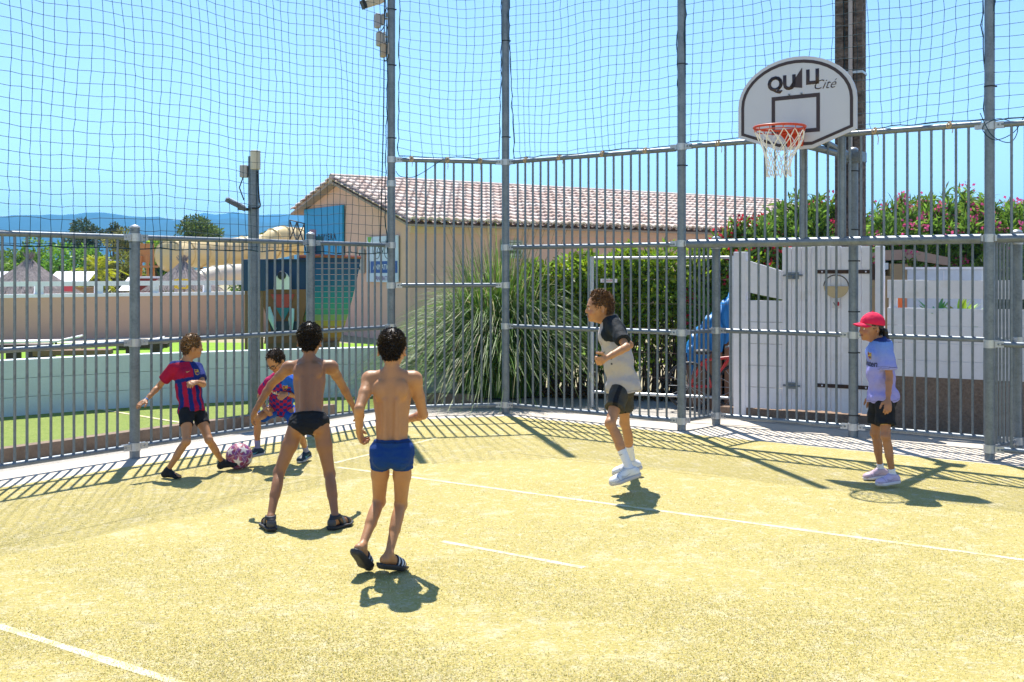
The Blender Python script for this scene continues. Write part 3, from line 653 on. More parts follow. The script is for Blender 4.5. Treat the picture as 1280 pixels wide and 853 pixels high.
# ================================================================== painted boat beyond the block wall
bo = at(385, 448, 21); bo.z = 0
boat = empty('painted_boat', bo, 0, 'wooden play boat with a blue to orange painted hull', 'play boat')
def bq(px, py, dy=0): p = at(px, py, 21 + dy); return p - bo
def lerp3(a, b, t): return tuple(x + (y - x) * t for x, y in zip(a, b))
stops = [(0, (.006, .035, .14)), (.28, (.005, .09, .22)), (.5, (.01, .22, .24)), (.66, (.06, .28, .16)), (.74, (.40, .33, .05)), (.82, (.46, .20, .025)), (1, (.30, .10, .02))]
def grad(t):
    for (a, ca), (b, cb) in zip(stops[:-1], stops[1:]):
        if t <= b: return lerp3(ca, cb, (t - a) / (b - a))
    return stops[-1][1]
mb = MB(); nr_ = 15
for k in range(nr_):                                        # planks, each bent round the hull
    t0, t1 = k / nr_, (k + .94) / nr_; vs = []; mb.cur = grad((k + .5) / nr_)
    for t in (t0, t1):
        y = 322 + 108 * t; xr = 450 - 27 * t ** 1.3
        for s in np.linspace(0, 1, 9): vs.append(bq(372 + (xr - 372) * s, y, .45 * (s ** 3) * (1 - .3 * t) - .25 * math.sin(math.pi * min(s * 1.2, 1)) * (1 - .5 * t)))
    n = 9
    thick = V(0, .08, 0); vs2 = [v + thick for v in vs]
    fs = [(i, i + 1, n + i + 1, n + i) for i in range(8)]
    mb.add(vs, fs); mb.add(vs2, [tuple(reversed(f)) for f in fs])
    mb.add([vs[0], vs[8], vs2[8], vs2[0]], [(0, 1, 2, 3)])
    mb.add(vs[:9] + vs2[:9], [(i, i + 1, 9 + i + 1, 9 + i) for i in range(8)])
mb.build('hull', M['vpaint'], boat, col=True)
mb = MB(); mb.tube([bq(372, 321, -.1), bq(400, 320, -.3), bq(430, 321, -.1), bq(452, 322, .5)], .035, 6); mb.build('gunwale', cm('red_brown_paint', (.30, .07, .04), .6), boat)
mb = MB(); mb.cur = (.01, .04, .12); c = bq(353, 345, -.15)
mb.box(c + V(0, .35, 0), (1.0, .7, .62)); mb.cur = (.008, .02, .05); mb.box(c + V(0, -.02, .30), (1.06, .08, .05)); mb.box(c + V(-.5, -.02, 0), (.06, .08, .66)); mb.box(c + V(.5, -.02, 0), (.06, .08, .66))
mb.build('blue_panel', M['vpaint'], boat, col=True)
ey = MB(); cc = bq(353, 362, -.36)
ey.prism([cc + V(.17 * math.cos(t), 0, .34 * math.sin(t)) for t in np.linspace(0, math.pi, 15)], None, V(0, .05, 0)); eo = ey.build('white_disc', cm('white_gloss', (.75, .75, .75), .4), boat)
ey = MB(); ey.sphere(cc + V(-.01, -.02, .27), (.085, .03, .085), 14, 8); ey.build('dark_disc', M['black'], eo, smooth=True)
for (pts, c, nm) in (([(322, 362), (388, 362), (378, 400), (384, 428), (330, 430), (334, 398)], (.22, .09, .03), 'carved_bow'), ):
    mb = MB(); mb.cur = c; mb.prism([bq(x, y, -.2) for x, y in pts], None, V(0, .5, 0)); mb.build(nm, M['vpaint'], boat, col=True)
mb = MB(); mb.cur = (.42, .05, .04); mb.prism([bq(338, 368, -.24), bq(368, 368, -.24), bq(354, 398, -.24)], None, V(0, .05, 0)); mb.cur = (.02, .16, .2); mb.prism([bq(345, 385, -.26), bq(363, 385, -.26), bq(354, 402, -.26)], None, V(0, .03, 0))
mb.cur = (.02, .03, .06); mb.prism([bq(336, 402, -.24), bq(374, 402, -.24), bq(372, 418, -.24), bq(340, 418, -.24)], None, V(0, .05, 0))
mb.build('painted_panel', M['vpaint'], boat, col=True)
for (a, b) in (((336, 384), (344, 412)), ((366, 386), (364, 412))):
    mb = MB(); mb.cur = (.45, .62, .68); mb.tube([bq(*a, -.30), bq((a[0] + b[0]) / 2 - 1, (a[1] + b[1]) / 2, -.34), bq(*b, -.29)], [.03, .055, .03], 8); mb.build('tusk', M['vpaint'], boat, col=True, smooth=True)
mb = MB(); mb.cur = (.16, .09, .04)
mb.box(bq(379, 440, .1), (1.35, .5, .40))
mb.build('cradle', M['vpaint'], boat, col=True)
mb = MB(); mb.cur = (.02, .10, .16); mb.box(bq(398, 309, .1), (.20, .2, .42)); mb.cur = (.35, .18, .3); mb.box(bq(391, 316, -.0), (.1, .18, .9)); mb.build('cabin_post', M['vpaint'], boat, col=True)
bx = at(317, 447, 20.4); bx.z = 0
o = empty('blue_board', bx, 0, 'dark blue board on a stand left of the painted boat', 'board')
mb = MB(); p = at(317, 344, 20.4) - bx; mb.box(p, (.46, .05, .60)); mb.build('panel', cm('navy_board', (.008, .035, .10), .5), o, bevel=.006)
mb = MB(); mb.tube([V(-.15, .04, 0), V(-.15, .04, 1.8)], .03, 6); mb.tube([V(.15, .04, 0), V(.15, .04, 1.8)], .03, 6); mb.build('leg', M['wood'], o)
# ================================================================== peach wall with a white rail
A = G(-60, 430); B = G(312, 416); B2 = B + (B - A) * .35
wd = empty('rendered_wall', A, 0, 'long low peach rendered wall topped by a white railing', 'wall')
d = (B2 - A).normalized(); n = V(-d.y, d.x, 0); L = (B2 - A).length
mb = MB(); mb.prism([V(0, 0, -.1), V(0, 0, 1.06), n * .2 + V(0, 0, 1.06), n * .2 + V(0, 0, -.1)], None, d * L); mb.build('render', M['pinkwall'], wd)
mb = MB(); mb.prism([-n * .04 + V(0, 0, 1.063), -n * .04 + V(0, 0, 1.15), n * .24 + V(0, 0, 1.15), n * .24 + V(0, 0, 1.063)], None, d * L); mb.build('coping', M['white'], wd)
mb = MB(); mb.prism([n * .04 + V(0, 0, 1.34), n * .04 + V(0, 0, 1.46), n * .12 + V(0, 0, 1.46), n * .12 + V(0, 0, 1.34)], None, d * L); mb.build('rail', M['white'], wd)
for k in range(7):
    mb = MB(); mb.box(d * (L * (k + .35) / 7) + n * .08 + V(0, 0, 1.25), (.20, .10, .22), Matrix((d, n, V(0, 0, 1))).transposed()); mb.build('rail_post', M['white'], wd)
# things on the lawn
def bench(px, Y, L, label, h=.42, rz=.25, c=M['wood']):
    p = at(px, 0, Y); p.z = 0; o = empty('low_bench', p, rz, label, 'bench', 'low timber benches on the lawn')
    mb = MB(); mb.box(V(0, 0, h), (L, .38, .09)); mb.build('seat', c, o, bevel=.01)
    for s in (-1, 1): mb = MB(); mb.box(V(s * (L / 2 - .22), 0, h / 2 - .02), (.16, .34, h)); mb.build('leg', M['iron'], o)
bench(92, 18.6, 1.25, 'brown plank bench on the lawn behind the block wall', .30, .2)
bench(30, 19.6, .8, 'dark stub bench nearest the left photo edge', .33, .1, M['iron'])
bench(180, 20.5, .9, 'dark stub bench hidden behind the domed post', .29, .2, M['iron'])
def lounger(px, Y, label):
    p = at(px, 0, Y); p.z = 0; o = empty('sun_lounger', p, .25, label, 'sun lounger', 'sun loungers below the peach wall')
    mb = MB(); mb.box(V(0, 0, .13), (1.3, .6, .04)); mb.box(V(.83, 0, .17), (.6, .6, .04), Matrix.Rotation(R(-12), 3, 'Y')); mb.build('bed', M['white'], o, bevel=.01)
    mb = MB()
    for s in (-.55, .55):
        for t in (-.25, .25): mb.tube([V(s, t, 0), V(s, t, .11)], .025, 6)
    mb.build('leg', M['black'], o)
lounger(35, 24.2, 'white sun lounger left of the short bench'); lounger(138, 23.6, 'white sun lounger near the domed post')
# ================================================================== thatched parasols, sheds, slides
def thatch(px, Y, zt, ze, r, label):
    p = at(px, 0, Y); p.z = 0; o = empty('thatched_parasol', p, 0, label, 'parasol', 'thatched parasols')
    mb = MB(); mb.tube([V(0, 0, -.1), V(0, 0, zt - .1)], .06, 8); mb.build('pole', M['wood'], o)
    core = MB(); vs = [V(0, 0, zt - .06)]; n = 20
    for k in range(n): a = 2 * math.pi * k / n; vs.append(V(r * .93 * math.cos(a), r * .93 * math.sin(a), ze + .05))
    core.add(vs, [(0, 1 + k, 1 + (k + 1) % n) for k in range(n)])
    for i in range(1900):                                     # straw blades hanging down the cone
        t = rng.uniform(0, 1) ** .6; a = rng.uniform(0, 6.283); L = rng.uniform(.2, .42)
        def cone(t, a, lift): return V(r * t * math.cos(a), r * t * math.sin(a), zt + (ze - zt) * (t ** .8) + lift)
        q0 = cone(t, a, .05); q1 = cone(min(t + L / r, 1.12), a + rng.normal(0, .05), rng.uniform(.0, .05)); s = V(-math.sin(a), math.cos(a), 0) * rng.uniform(.006, .014)
        core.add([q0 - s, q0 + s, q1 + s * .4, q1 - s * .4], [(0, 1, 2, 3)])
    core.build('thatch', M['thatch'], o)
    mb = MB()
    for i in range(90):
        a = rng.uniform(0, 6.283); mb.tube([V(.02 * math.cos(a), .02 * math.sin(a), zt - .15), V(rng.uniform(.04, .22) * math.cos(a), rng.uniform(.04, .22) * math.sin(a), zt + rng.uniform(.02, .16))], .006, 3)
    mb.build('top_knot', M['thatch'], o)
thatch(36, 31, 2.14, 1.05, 1.45, 'larger grey thatched parasol at the left photo edge')
thatch(229, 33, 2.08, 1.15, 1.15, 'smaller grey thatched parasol under the cream tube slide')
def shed(px, Y, wd_, label, z=1.62):
    p = at(px, 0, Y); p.z = 0; o = empty('low_shed', p, .05, label, 'shed')
    mb = MB(); n = 40
    for k in range(n): mb.box(V(-wd_ / 2 + wd_ * (k + .5) / n, 0, z - .14 + .012 * (k % 2)), (wd_ / n, 1.2, .02), Matrix.Rotation(R(22), 3, 'X'))
    mb.build('roof', M['white'], o); mb = MB(); mb.box(V(0, .1, z / 2 - .22), (wd_ * .94, .9, z - .42)); mb.build('wall', cm('ochre_board', (.42, .26, .12), .8), o)
shed(88, 36, 1.35, 'low shed with white corrugated roof right of the larger thatched parasol'); shed(0, 37, .7, 'low shed with white corrugated roof at the left photo edge')
shed(176, 37, 1.2, 'low shed with white corrugated roof just right of the short domed post', 1.42)
def slide(label, pts, r, c, open_end=True):
    p = Vector(pts[0]); p.z = 0; o = empty('water_slide', p, 0, label, 'water slide', 'cream tube slides')
    q = spl(pts, 8); mb = MB(); mb.tube([v - p for v in q], r, 20, cap=False); t0 = (q[0] - q[1]).normalized(); a0, b0 = basis(t0)
    for k_ in range(4):
        f0, f1 = math.cos(k_ * math.pi / 8), math.cos((k_ + 1) * math.pi / 8); d0, d1 = math.sin(k_ * math.pi / 8) * .45 * r, math.sin((k_ + 1) * math.pi / 8) * .45 * r
        mb.tube([q[0] - p + t0 * d0, q[0] - p + t0 * d1], [r * f0, max(r * f1, .002)], 20, cap=False)
    mb.build('tube', c, o, smooth=True)
    mb = MB()
    for k in range(0, len(q), 5): 
        t = (q[min(k + 1, len(q) - 1)] - q[max(k - 1, 0)]).normalized(); a, b = basis(t)
        mb.tube([q[k] - p + a * (r * 1.02) * math.cos(s) + b * (r * 1.02) * math.sin(s) for s in np.linspace(0, 6.28, 21)[:-1]], .03, 5, closed=True)
    mb.build('flange', c, o, smooth=True)
    mb = MB()
    for k in (3, len(q) - 4): mb.tube([V(q[k].x - p.x, q[k].y - p.y, -.1), q[k] - p - V(0, 0, r)], .07, 8)
    mb.build('support', M['fix'], o)
cream = cm('cream_fibreglass', (.72, .55, .26), .35, noise=[(1.2, .85, .4)]); pale = cm('pale_fibreglass', (.68, .60, .46), .35, noise=[(1.2, .85, .4)])
slide('upper cream tube slide with a rounded end', [at(212, 320, 36.5), at(240, 316, 38), at(280, 316, 39.5), at(330, 310, 41), at(380, 300, 44)], .52, cream)
slide('lower pale tube slide running down behind the smaller thatched parasol', [at(238, 356, 35.5), at(262, 347, 36.2), at(290, 343, 37), at(330, 342, 38.5), at(372, 346, 40)], .34, pale)
slide('yellow domed slide left of the blue sign', [at(322, 330, 40), at(340, 303, 40.5), at(356, 298, 41), at(374, 303, 42), at(392, 318, 43)], .45, cream)
p = at(180, 0, 39); p.z = 0; o = empty('lookout_chair', p, 0, 'orange wooden lookout chair behind the domed post', 'lookout chair'); mb = MB()
for x, y in ((-.2, -.25), (.2, -.25), (-.2, .3), (.2, .3)): mb.tube([V(x * 1.6, y * 1.5, 0), V(x, y, 2.3)], .05, 6)
mb.box(V(0, 0, 1.9), (.8, .8, .08)); mb.box(V(0, .35, 2.4), (.5, .06, .7)); mb.build('frame', cm('orange_timber', (.55, .26, .09), .7), o)
p = at(188, 0, 34); p.z = 0; o = empty('red_hut', p, 0, 'small red brown hut right of the short domed post', 'hut'); mb = MB(); mb.box(V(0, 0, .75), (.55, .6, 1.5)); mb.build('wall', cm('red_boards', (.26, .045, .03), .8), o); mb = MB(); mb.box(V(0, 0, 1.53), (.7, .75, .06)); mb.build('roof', M['white'], o)
p = at(228, 0, 30.5); p.z = 0; o = empty('yellow_sign', p, 0, 'tiny yellow framed sign below the smaller thatched parasol', 'sign'); mb = MB(); mb.tube([V(0, 0, 0), V(0, 0, 1.2)], .02, 6); mb.build('stake', M['fix'], o)
mb = MB()
for x in (-.17, .17): mb.box(V(x, -.03, 1.36), (.10, .03, .26))
for z in (1.24, 1.48): mb.box(V(0, -.03, z), (.30, .028, .05))
mb.build('frame', cm('yellow_paint', (.7, .5, .02), .5), o)
p = at(85, 0, 29.5); p.z = 0; o = empty('pink_banner', p, 0, 'small pink red panel behind the white railing', 'banner'); mb = MB(); mb.box(V(0, 0, 1.26), (.28, .03, .20)); mb.build('cloth', cm('pink_cloth', (.62, .08, .10), .7), o); mb = MB(); mb.tube([V(0, .02, 0), V(0, .02, 1.3)], .015, 5); mb.build('stake', M['fix'], o)
# ================================================================== right side: gate, plank fence, stone base
g0 = at(978, 0, 12.22); g0.z = 0; g1 = at(1090, 0, 11.72); g1.z = 0; dg = (g1 - g0).normalized(); ng = V(dg.y, -dg.x, 0)
GMx = Matrix((dg, ng, V(0, 0, 1))).transposed(); GW = (g1 - g0).length
gate = empty('plank_gate', g0, 0, 'tall white vertical plank gate with black strap hinges', 'gate')
mb = MB(); nb = 9
for k in range(nb): mb.box(dg * (GW * (k + .5) / nb) + V(0, 0, 1.05 + rng.normal(0, .004)), (GW / nb - .006, .035, 1.84), GMx)
mb.build('boards', M['white'], gate, bevel=.003)
for z in (1.69, .42):
    mb = MB(); mb.box(dg * (GW * .70) + ng * .022 + V(0, 0, z), (GW * .62, .008, .042), GMx); mb.tube([dg * (GW + .02) + ng * .02 + V(0, 0, z - .09), dg * (GW + .02) + ng * .02 + V(0, 0, z + .09)], .018, 8)
    h = mb.build('strap_hinge', M['iron'], gate)
    mb = MB()
    for k in range(4): mb.sphere(dg * (GW * (.46 + .16 * k)) + ng * .028 + V(0, 0, z), (.010, .010, .010), 8, 5)
    mb.build('rivet', M['white'], h)
mb = MB(); mb.box(dg * .13 + ng * .028 + V(0, 0, 1.645), (.13, .012, .075), GMx); mb.tube([dg * .02 + ng * .04 + V(0, 0, 1.65), dg * .24 + ng * .04 + V(0, 0, 1.65)], .011, 8); mb.tube([dg * .14 + ng * .04 + V(0, 0, 1.65), dg * .14 + ng * .07 + V(0, 0, 1.61)], .008, 6); mb.build('bolt_latch', M['steel'], gate)
mb = MB(); mb.box(dg * .11 + ng * .028 + V(0, 0, .40), (.11, .012, .07), GMx); mb.tube([dg * .02 + ng * .04 + V(0, 0, .40), dg * .21 + ng * .04 + V(0, 0, .40)], .010, 8); mb.build('bolt_latch', M['steel'], gate)
def gpost(p, h, label, w_=.10):
    o = empty('gate_post', p, 0, label, 'post'); mb = MB(); mb.box(V(0, 0, h / 2), (w_, w_, h), GMx); mb.build('timber', M['white'], o, bevel=.008)
gpost(g1 + dg * .085 - ng * .0, 1.97, 'white timber post at the hinge side of the plank gate', .09)
gpost(at(927, 0, 12.5) * 1.0 + V(0, 0, -at(927, 0, 12.5).z), 1.92, 'white timber post left of the sloping boards', .15)
hs = empty('hanging_basket', g0 + dg * (GW * .62) + ng * .03, 0, 'beige half round ornament hanging by a wire on the gate', 'ornament')
mb = MB(); rr = .135; cz = 1.53
mb.prism([dg * (rr * math.cos(t)) + V(0, 0, cz + rr * .98 * math.sin(t)) for t in np.linspace(math.pi, 2 * math.pi, 17)], None, ng * .02); mb.build('half_disc', cm('straw_board', (.58, .45, .26), .8), hs)
mb = MB(); mb.tube([dg * (rr * math.cos(t)) + ng * .01 + V(0, 0, cz + rr * .92 * math.sin(t)) for t in np.linspace(0, math.pi, 13)], .006, 5); mb.build('wire', M['iron'], hs)
cd = MB(); cd.box(ng * .012 + V(0, 0, 1.335), (.095, .008, .10), GMx); co = cd.build('card', cm('white_card', (.72, .68, .68), .6), hs)
cd = MB(); cd.tube([ng * .018 - dg * .025 + V(0, 0, 1.35), ng * .018 - dg * .005 + V(0, 0, 1.31), ng * .018 + V(0, 0, 1.37)], .005, 5); cd.build('mark', M['black'], co)
cd = MB(); cd.sphere(dg * .025 + ng * .018 + V(0, 0, 1.335), (.016, .006, .024), 8, 6); cd.build('mark', cm('red_mark', (.5, .02, .03), .5), co)
# sloping boards left of the gate
o = empty('plank_screen', at(950, 0, 12.35) * 1.0 + V(0, 0, -at(950, 0, 12.35).z), 0, 'white board screen with a slipped sloping upper board left of the gate', 'fence')
mb = MB(); hw = .22
def sb(x, z): return dg * x + V(0, 0, z)
mb.prism([sb(-hw, 1.845), sb(hw + .04, 1.70), sb(hw + .04, 1.375), sb(-hw, 1.47)], None, ng * .03); mb.build('slipped_board', M['white'], o, bevel=.003)
for (z0, z1) in ((1.115, 1.36), (.865, 1.11), (.615, .86), (.365, .61), (.12, .36)):
    mb = MB(); mb.prism([sb(-hw, z1), sb(hw + .04, z1), sb(hw + .04, z0), sb(-hw, z0)], None, ng * .03); mb.build('board', M['white'], o, bevel=.003)
# right: planks on a stone base
s0 = g1 + dg * .16; LW = 5.0
st = empty('stone_base_wall', s0, 0, 'low rough brown stone wall under the white planks', 'wall')
mb = MB(); mb.prism([V(0, 0, -.1), V(0, 0, .56), -ng * .3 + V(0, 0, .56), -ng * .3 + V(0, 0, -.1)], None, dg * LW); mb.build('masonry', M['stone'], st)
stp = empty('stone_step', g0 - dg * .75, 0, 'low brown stone step under the gate', 'step'); mb = MB(); mb.prism([ng * .03 + V(0, 0, -.1), ng * .03 + V(0, 0, .11), -ng * .3 + V(0, 0, .11), -ng * .3 + V(0, 0, -.1)], None, dg * (GW + .9)); mb.build('masonry', M['stone'], stp)
pf = empty('plank_fence', s0 + V(0, 0, 0), 0, 'white horizontal plank fence with an open slot on the stone base', 'fence')
for (z0, z1) in ((1.405, 1.60), (1.115, 1.30), (.93, 1.11), (.745, .925), (.563, .74)):
    for k in range(3):
        mb = MB(); mb.prism([V(0, 0, z0), V(0, 0, z1), -ng * .03 + V(0, 0, z1), -ng * .03 + V(0, 0, z0)], None, dg * (LW / 3 - .006)); b_ = mb.build('plank', M['white'], pf, bevel=.003); b_.location = dg * (LW / 3 * k)
for k in range(4): mb = MB(); mb.box(dg * (.05 + (LW - .1) * k / 3) - ng * .07 + V(0, 0, 1.08), (.08, .07, 1.02), GMx); mb.build('upright', M['white'], pf)
def clump(p, nl, L, c, label, name='agave', wdt=.03):
    o = empty(name, p, 0, label, 'plant'); mb = MB()
    for i in range(nl):
        a = i * 2.4; e = rng.uniform(.5, 1.3); dr = V(math.cos(a) * math.cos(e), math.sin(a) * math.cos(e), math.sin(e)); s = V(-math.sin(a), math.cos(a), 0) * wdt
        vs = []
        for k, wv in enumerate((.6, 1, .8, .05)): q = dr * L * k / 3 + V(0, 0, -.06 * (k / 3) ** 2 * L * 4); vs += [q - s * wv + V(0, 0, .01), q + s * wv + V(0, 0, .01)]
        mb.cur = tuple(x * rng.uniform(.7, 1.3) for x in c); mb.add(vs, [(2 * k, 2 * k + 1, 2 * k + 3, 2 * k + 2) for k in range(3)])
    mb.build('leaves', M['leafv'], o, col=True)
def onbase(px, back, z): 
    p = at(px, 0, 11.6); t = (p - s0).dot(dg); return s0 + dg * t - ng * back + V(0, 0, z - s0.z)
clump(onbase(1168, .28, 1.13), 16, .40, (.14, .30, .12), 'blue green agave seen through the slot of the plank fence, the left one')
clump(onbase(1202, .28, 1.13), 14, .38, (.28, .44, .03), 'bright yellow green agave seen through the slot of the plank fence')
clump(onbase(1222, .25, 1.08), 5, .30, (.35, .42, .25), 'pale strap leaved plant near the right end of the slot')
tr = empty('planter_shelf', onbase(1195, .42, 0), 0, 'white planter box behind the plank fence', 'planter'); mb = MB(); mb.box(V(0, 0, 1.02), (1.2, .3, .2), GMx); mb.build('box', M['white'], tr); mb = MB(); 
for s in (-.5, .5): mb.box(dg * s + V(0, 0, .46), (.08, .2, .92), GMx)
mb.build('leg', M['white'], tr)
ob = empty('orange_crate', onbase(1113, .5, 0), 0, 'small orange crate behind the slot near the gate hinge', 'crate'); mb = MB(); mb.box(V(0, 0, 1.33), (.13, .12, .22), GMx); mb.build('box', cm('orange_plastic', (.6, .12, .02), .5), ob, bevel=.006); mb = MB(); mb.box(V(0, 0, .61), (.2, .2, 1.22), GMx); mb.build('stand', M['wood'], ob)
wb = empty('white_cabinet', at(1183, 0, 13.6) + V(0, 0, -at(1183, 0, 13.6).z), 0, 'white panelled cabinet standing behind the plank fence', 'cabinet')
mb = MB(); mb.box(V(0, 0, .86), (.88, .4, 1.72), GMx); mb.build('body', cm('cool_white', (.56, .62, .70), .5), wb, bevel=.01)
mb = MB(); mb.box(V(0, 0, 1.735), (.92, .44, .03), GMx); mb.box(ng * .205 + dg * .0 + V(0, 0, 1.4), (.008, .006, .6), GMx); mb.build('lid', M['white'], wb)
# stone porch behind
PY = 16.0; pc = at(1125, 0, PY); pc.z = 0
pr = empty('stone_porch', pc, 0, 'tan stone porch with sloping slab roof behind the plank fence', 'porch')
def pq(px, py, dy=0): return at(px, py, PY + dy) - pc
tan = cm('tan_stucco', (.50, .33, .19), .9, noise=[(2, .85, .5), (30, .9, .4)])
mb = MB(); mb.prism([pq(1113, 330), pq(1139, 330), V(pq(1139, 330).x, 0, -.1), V(pq(1113, 330).x, 0, -.1)], None, V(0, .35, 0)); mb.build('pillar', tan, pr)
mb = MB(); mb.prism([pq(1083, 345), pq(1113, 345), V(pq(1113, 330).x, 0, -.1), V(pq(1083, 330).x, 0, -.1)], None, V(0, .3, 0)); mb.build('parapet', tan, pr)
mb = MB(); mb.prism([pq(1082, 314), pq(1138, 312), pq(1186, 322), pq(1186, 332), pq(1138, 325), pq(1082, 326)], None, V(0, 1.6, 0)); mb.build('roof', cm('pinkish_slab', (.46, .30, .24), .9), pr)
mb = MB(); mb.box((pq(1098, 333) + V(0, .1, 0)), (.32, .14, .10)); mb.build('shelf', M['white'], pr)
mb = MB()
for s in range(6):
    r0 = .05 + .045 * s; mb.tube([pq(1092, 349) + V(r0 * 1.1 * math.cos(t) , .2, r0 * math.sin(t)) for t in np.linspace(0, math.pi * .9, 10)], .010, 5)
for x in (1096, 1104, 1116): mb.tube([pq(x, 337) + V(0, .2, 0), pq(x, 360) + V(0, .2, 0)], .012, 5)
mb.build('iron_grille', M['iron'], pr)
mb = MB(); mb.prism([pq(1080, 320, 1.4), pq(1190, 320, 1.4), V(pq(1190, 320, 1.4).x, 1.4, -.1), V(pq(1080, 320, 1.4).x, 1.4, -.1)], None, V(0, .2, 0)); mb.build('back_wall', cm('dark_stone', (.10, .07, .06), .9), pr)
# utility pole
up = at(1063, 0, 13.4); up.z = 0; po = empty('utility_pole', up, 0, 'thick weathered concrete utility pole behind the backboard', 'pole')
Mx = Matrix((dg, ng, V(0, 0, 1))).transposed(); mb = MB(); hh = 7.5
for s in (-1, 1): mb.prism([dg * (s * .115 + sx * .05) + ng * sy + V(0, 0, -.1) for sx, sy in ((-1, -.11), (1, -.11), (1, .11), (-1, .11))], None, V(0, 0, hh))
mb.prism([dg * sx + ng * sy + V(0, 0, -.1) for sx, sy in ((-.066, -.05), (.066, -.05), (.066, .05), (-.066, .05))], None, V(0, 0, hh - .01))
for k in range(18): mb.box(V(0, 0, .3 + .41 * k), (.134, .19, .13), Mx)
mb.build('shaft', M['pole'], po)
mb = MB(); mb.tube([dg * .03 + ng * .13 + V(0, 0, 2.2), dg * .03 + ng * .13 + V(0, 0, 7.3)], .026, 8); mb.build('cable_duct', cm('greyish_duct', (.40, .35, .34), .6), po)
mb = MB(); mb.box(V(0, 0, 4.16), (.35, .26, .03), Mx); mb.build('band', M['steel_light'], po)
# light wire fence before the hedge
wf = empty('wire_fence', at(740, 0, 13.4) + V(0, 0, -at(740, 0, 13.4).z), 0, 'light wire fence with pale grey posts before the hedge', 'fence')
wa = at(740, 0, 13.4); wa.z = 0; wbp = at(918, 0, 12.7); wbp.z = 0; dw = (wbp - wa).normalized(); lw = (wbp - wa).length
for s in (0, lw * .98): mb = MB(); mb.tube([dw * s + V(0, 0, 0), dw * s + V(0, 0, 1.88)], .028, 10); mb.build('post', M['steel_light'], wf, smooth=True)
for z in (1.86, .19): mb = MB(); mb.tube([V(0, 0, z), dw * lw + V(0, 0, z)], .018, 8); mb.build('rail', M['steel_light'], wf, smooth=True)
mb = MB()
for z in np.arange(.40, 1.8, .30): mb.tube([V(0, 0, z), dw * lw + V(0, 0, z)], .0018, 4)
mb.build('wires', M['iron'], wf)
pt_ = empty('warning_plate', wa + dw * .23 + V(0, 0, 1.58), 0, 'small white plate with red lettering wired to the fence before the hedge', 'sign')
WM = Matrix((dw, V(dw.y, -dw.x, 0), V(0, 0, 1))).transposed(); nw = V(dw.y, -dw.x, 0)
mb = MB(); mb.box(nw * .03, (.215, .006, .046), WM); mb.build('plate', M['white'], pt_)
place_text('lettering', 'DANGER', .034, nw * .034 - dw * .02, dw, V(0, 0, 1), cm('red_print', (.45, .015, .04), .5), pt_, depth=.001)
# ================================================================== vegetation
def unit(a): return a / (np.linalg.norm(a, axis=1, keepdims=True) + 1e-9)
def leaves(name, base, dirs, length, width, cols, parent, mt=None, droop=0.0, g=rng):
    """bent kite leaves: base (n,3), dirs (n,3) unit, length (n,), width (n,), cols (n,3)"""
    n = len(base); side = unit(np.cross(dirs, g.standard_normal((n, 3)))); up = np.cross(side, dirs)
    L = length[:, None]; W2 = width[:, None] / 2; dz = np.array([[0, 0, -1.0]]) * droop * L
    v = np.stack([base, base + dirs * L * .5 + side * W2 + up * W2 * .3, base + dirs * L + dz, base + dirs * L * .5 - side * W2 + up * W2 * .3], 1)
    f = np.arange(n * 4).reshape(n, 4); c = np.repeat(cols, 4, 0)
    return link(name, npmesh(name, v.reshape(-1, 3), f, col=c), mt or M['leafv'], parent)
def blobs(n, blob, g, shell=.55):
    """points in the outer part of several ellipsoids (cx,cy,cz,rx,ry,rz)"""
    B = np.array(blob); wgt = B[:, 3] * B[:, 4] * B[:, 5]; k = g.choice(len(B), n, p=wgt / wgt.sum())
    u = unit(g.standard_normal((n, 3))); r = shell + (1 - shell) * g.uniform(0, 1, n) ** .7
    return B[k, :3] + u * B[k, 3:6] * r[:, None], u, k
def shade_var(n, base, g, k=None, amt=.35, tint=(.06, .04, 0)):
    c = np.array(base)[None] * (1 + amt * g.standard_normal((n, 1)).clip(-1.5, 1.8)) + np.abs(g.standard_normal((n, 1))) * np.array(tint)[None] * .5
    if k is not None: c *= (.8 + .45 * ((k * 7919) % 13) / 13)[:, None]
    return c.clip(.008, .8)
def tree(px, Y, ztop, rad, label, col, seed, n=2600, lf=.16, zlo=None, name='tree', blob=9, group=None):
    g = np.random.default_rng(seed); p = at(px, 0, Y); p.z = 0; o = empty(name, p, 0, label, 'tree', group)
    zlo = .35 * ztop if zlo is None else zlo; zc = (ztop + zlo) / 2; hz = (ztop - zlo) / 2
    B = []
    for i in range(blob):
        u = g.standard_normal(3); u /= np.linalg.norm(u); q = g.uniform(.35, .72)
        B.append((u[0] * rad * q, u[1] * rad * q, zc + u[2] * hz * q, rad * g.uniform(.32, .5), rad * g.uniform(.32, .5), hz * g.uniform(.3, .48)))
    P, U, k = blobs(n, B, g); d = unit(U * .7 + g.standard_normal((n, 3)) * .7)
    leaves('crown', P, d, g.uniform(.6, 1.4, n) * lf, g.uniform(.5, 1, n) * lf * .6, shade_var(n, col, g, k), o, g=g)
    mb = MB(); mb.tube([V(0, 0, -.1), V(.05, 0, zlo * .6), V(0, .05, zc)], [rad * .09, rad * .07, rad * .04], 8)
    for b in B[:6]: mb.tube([V(0, 0, zlo * .7), V(b[0] * .5, b[1] * .5, (zlo + b[2]) / 2), V(b[0], b[1], b[2])], [rad * .045, rad * .03, rad * .012], 6)
    mb.build('trunk', M['bark'], o); return o
def tz(py, Y): return CH - (py - HZ) / F * Y
tree(100, 62, tz(274, 62), 1.35, 'dark pine top rising over the left railing before the hills', (.035, .07, .03), 1, zlo=tz(330, 62), lf=.2, name='pine_tree')
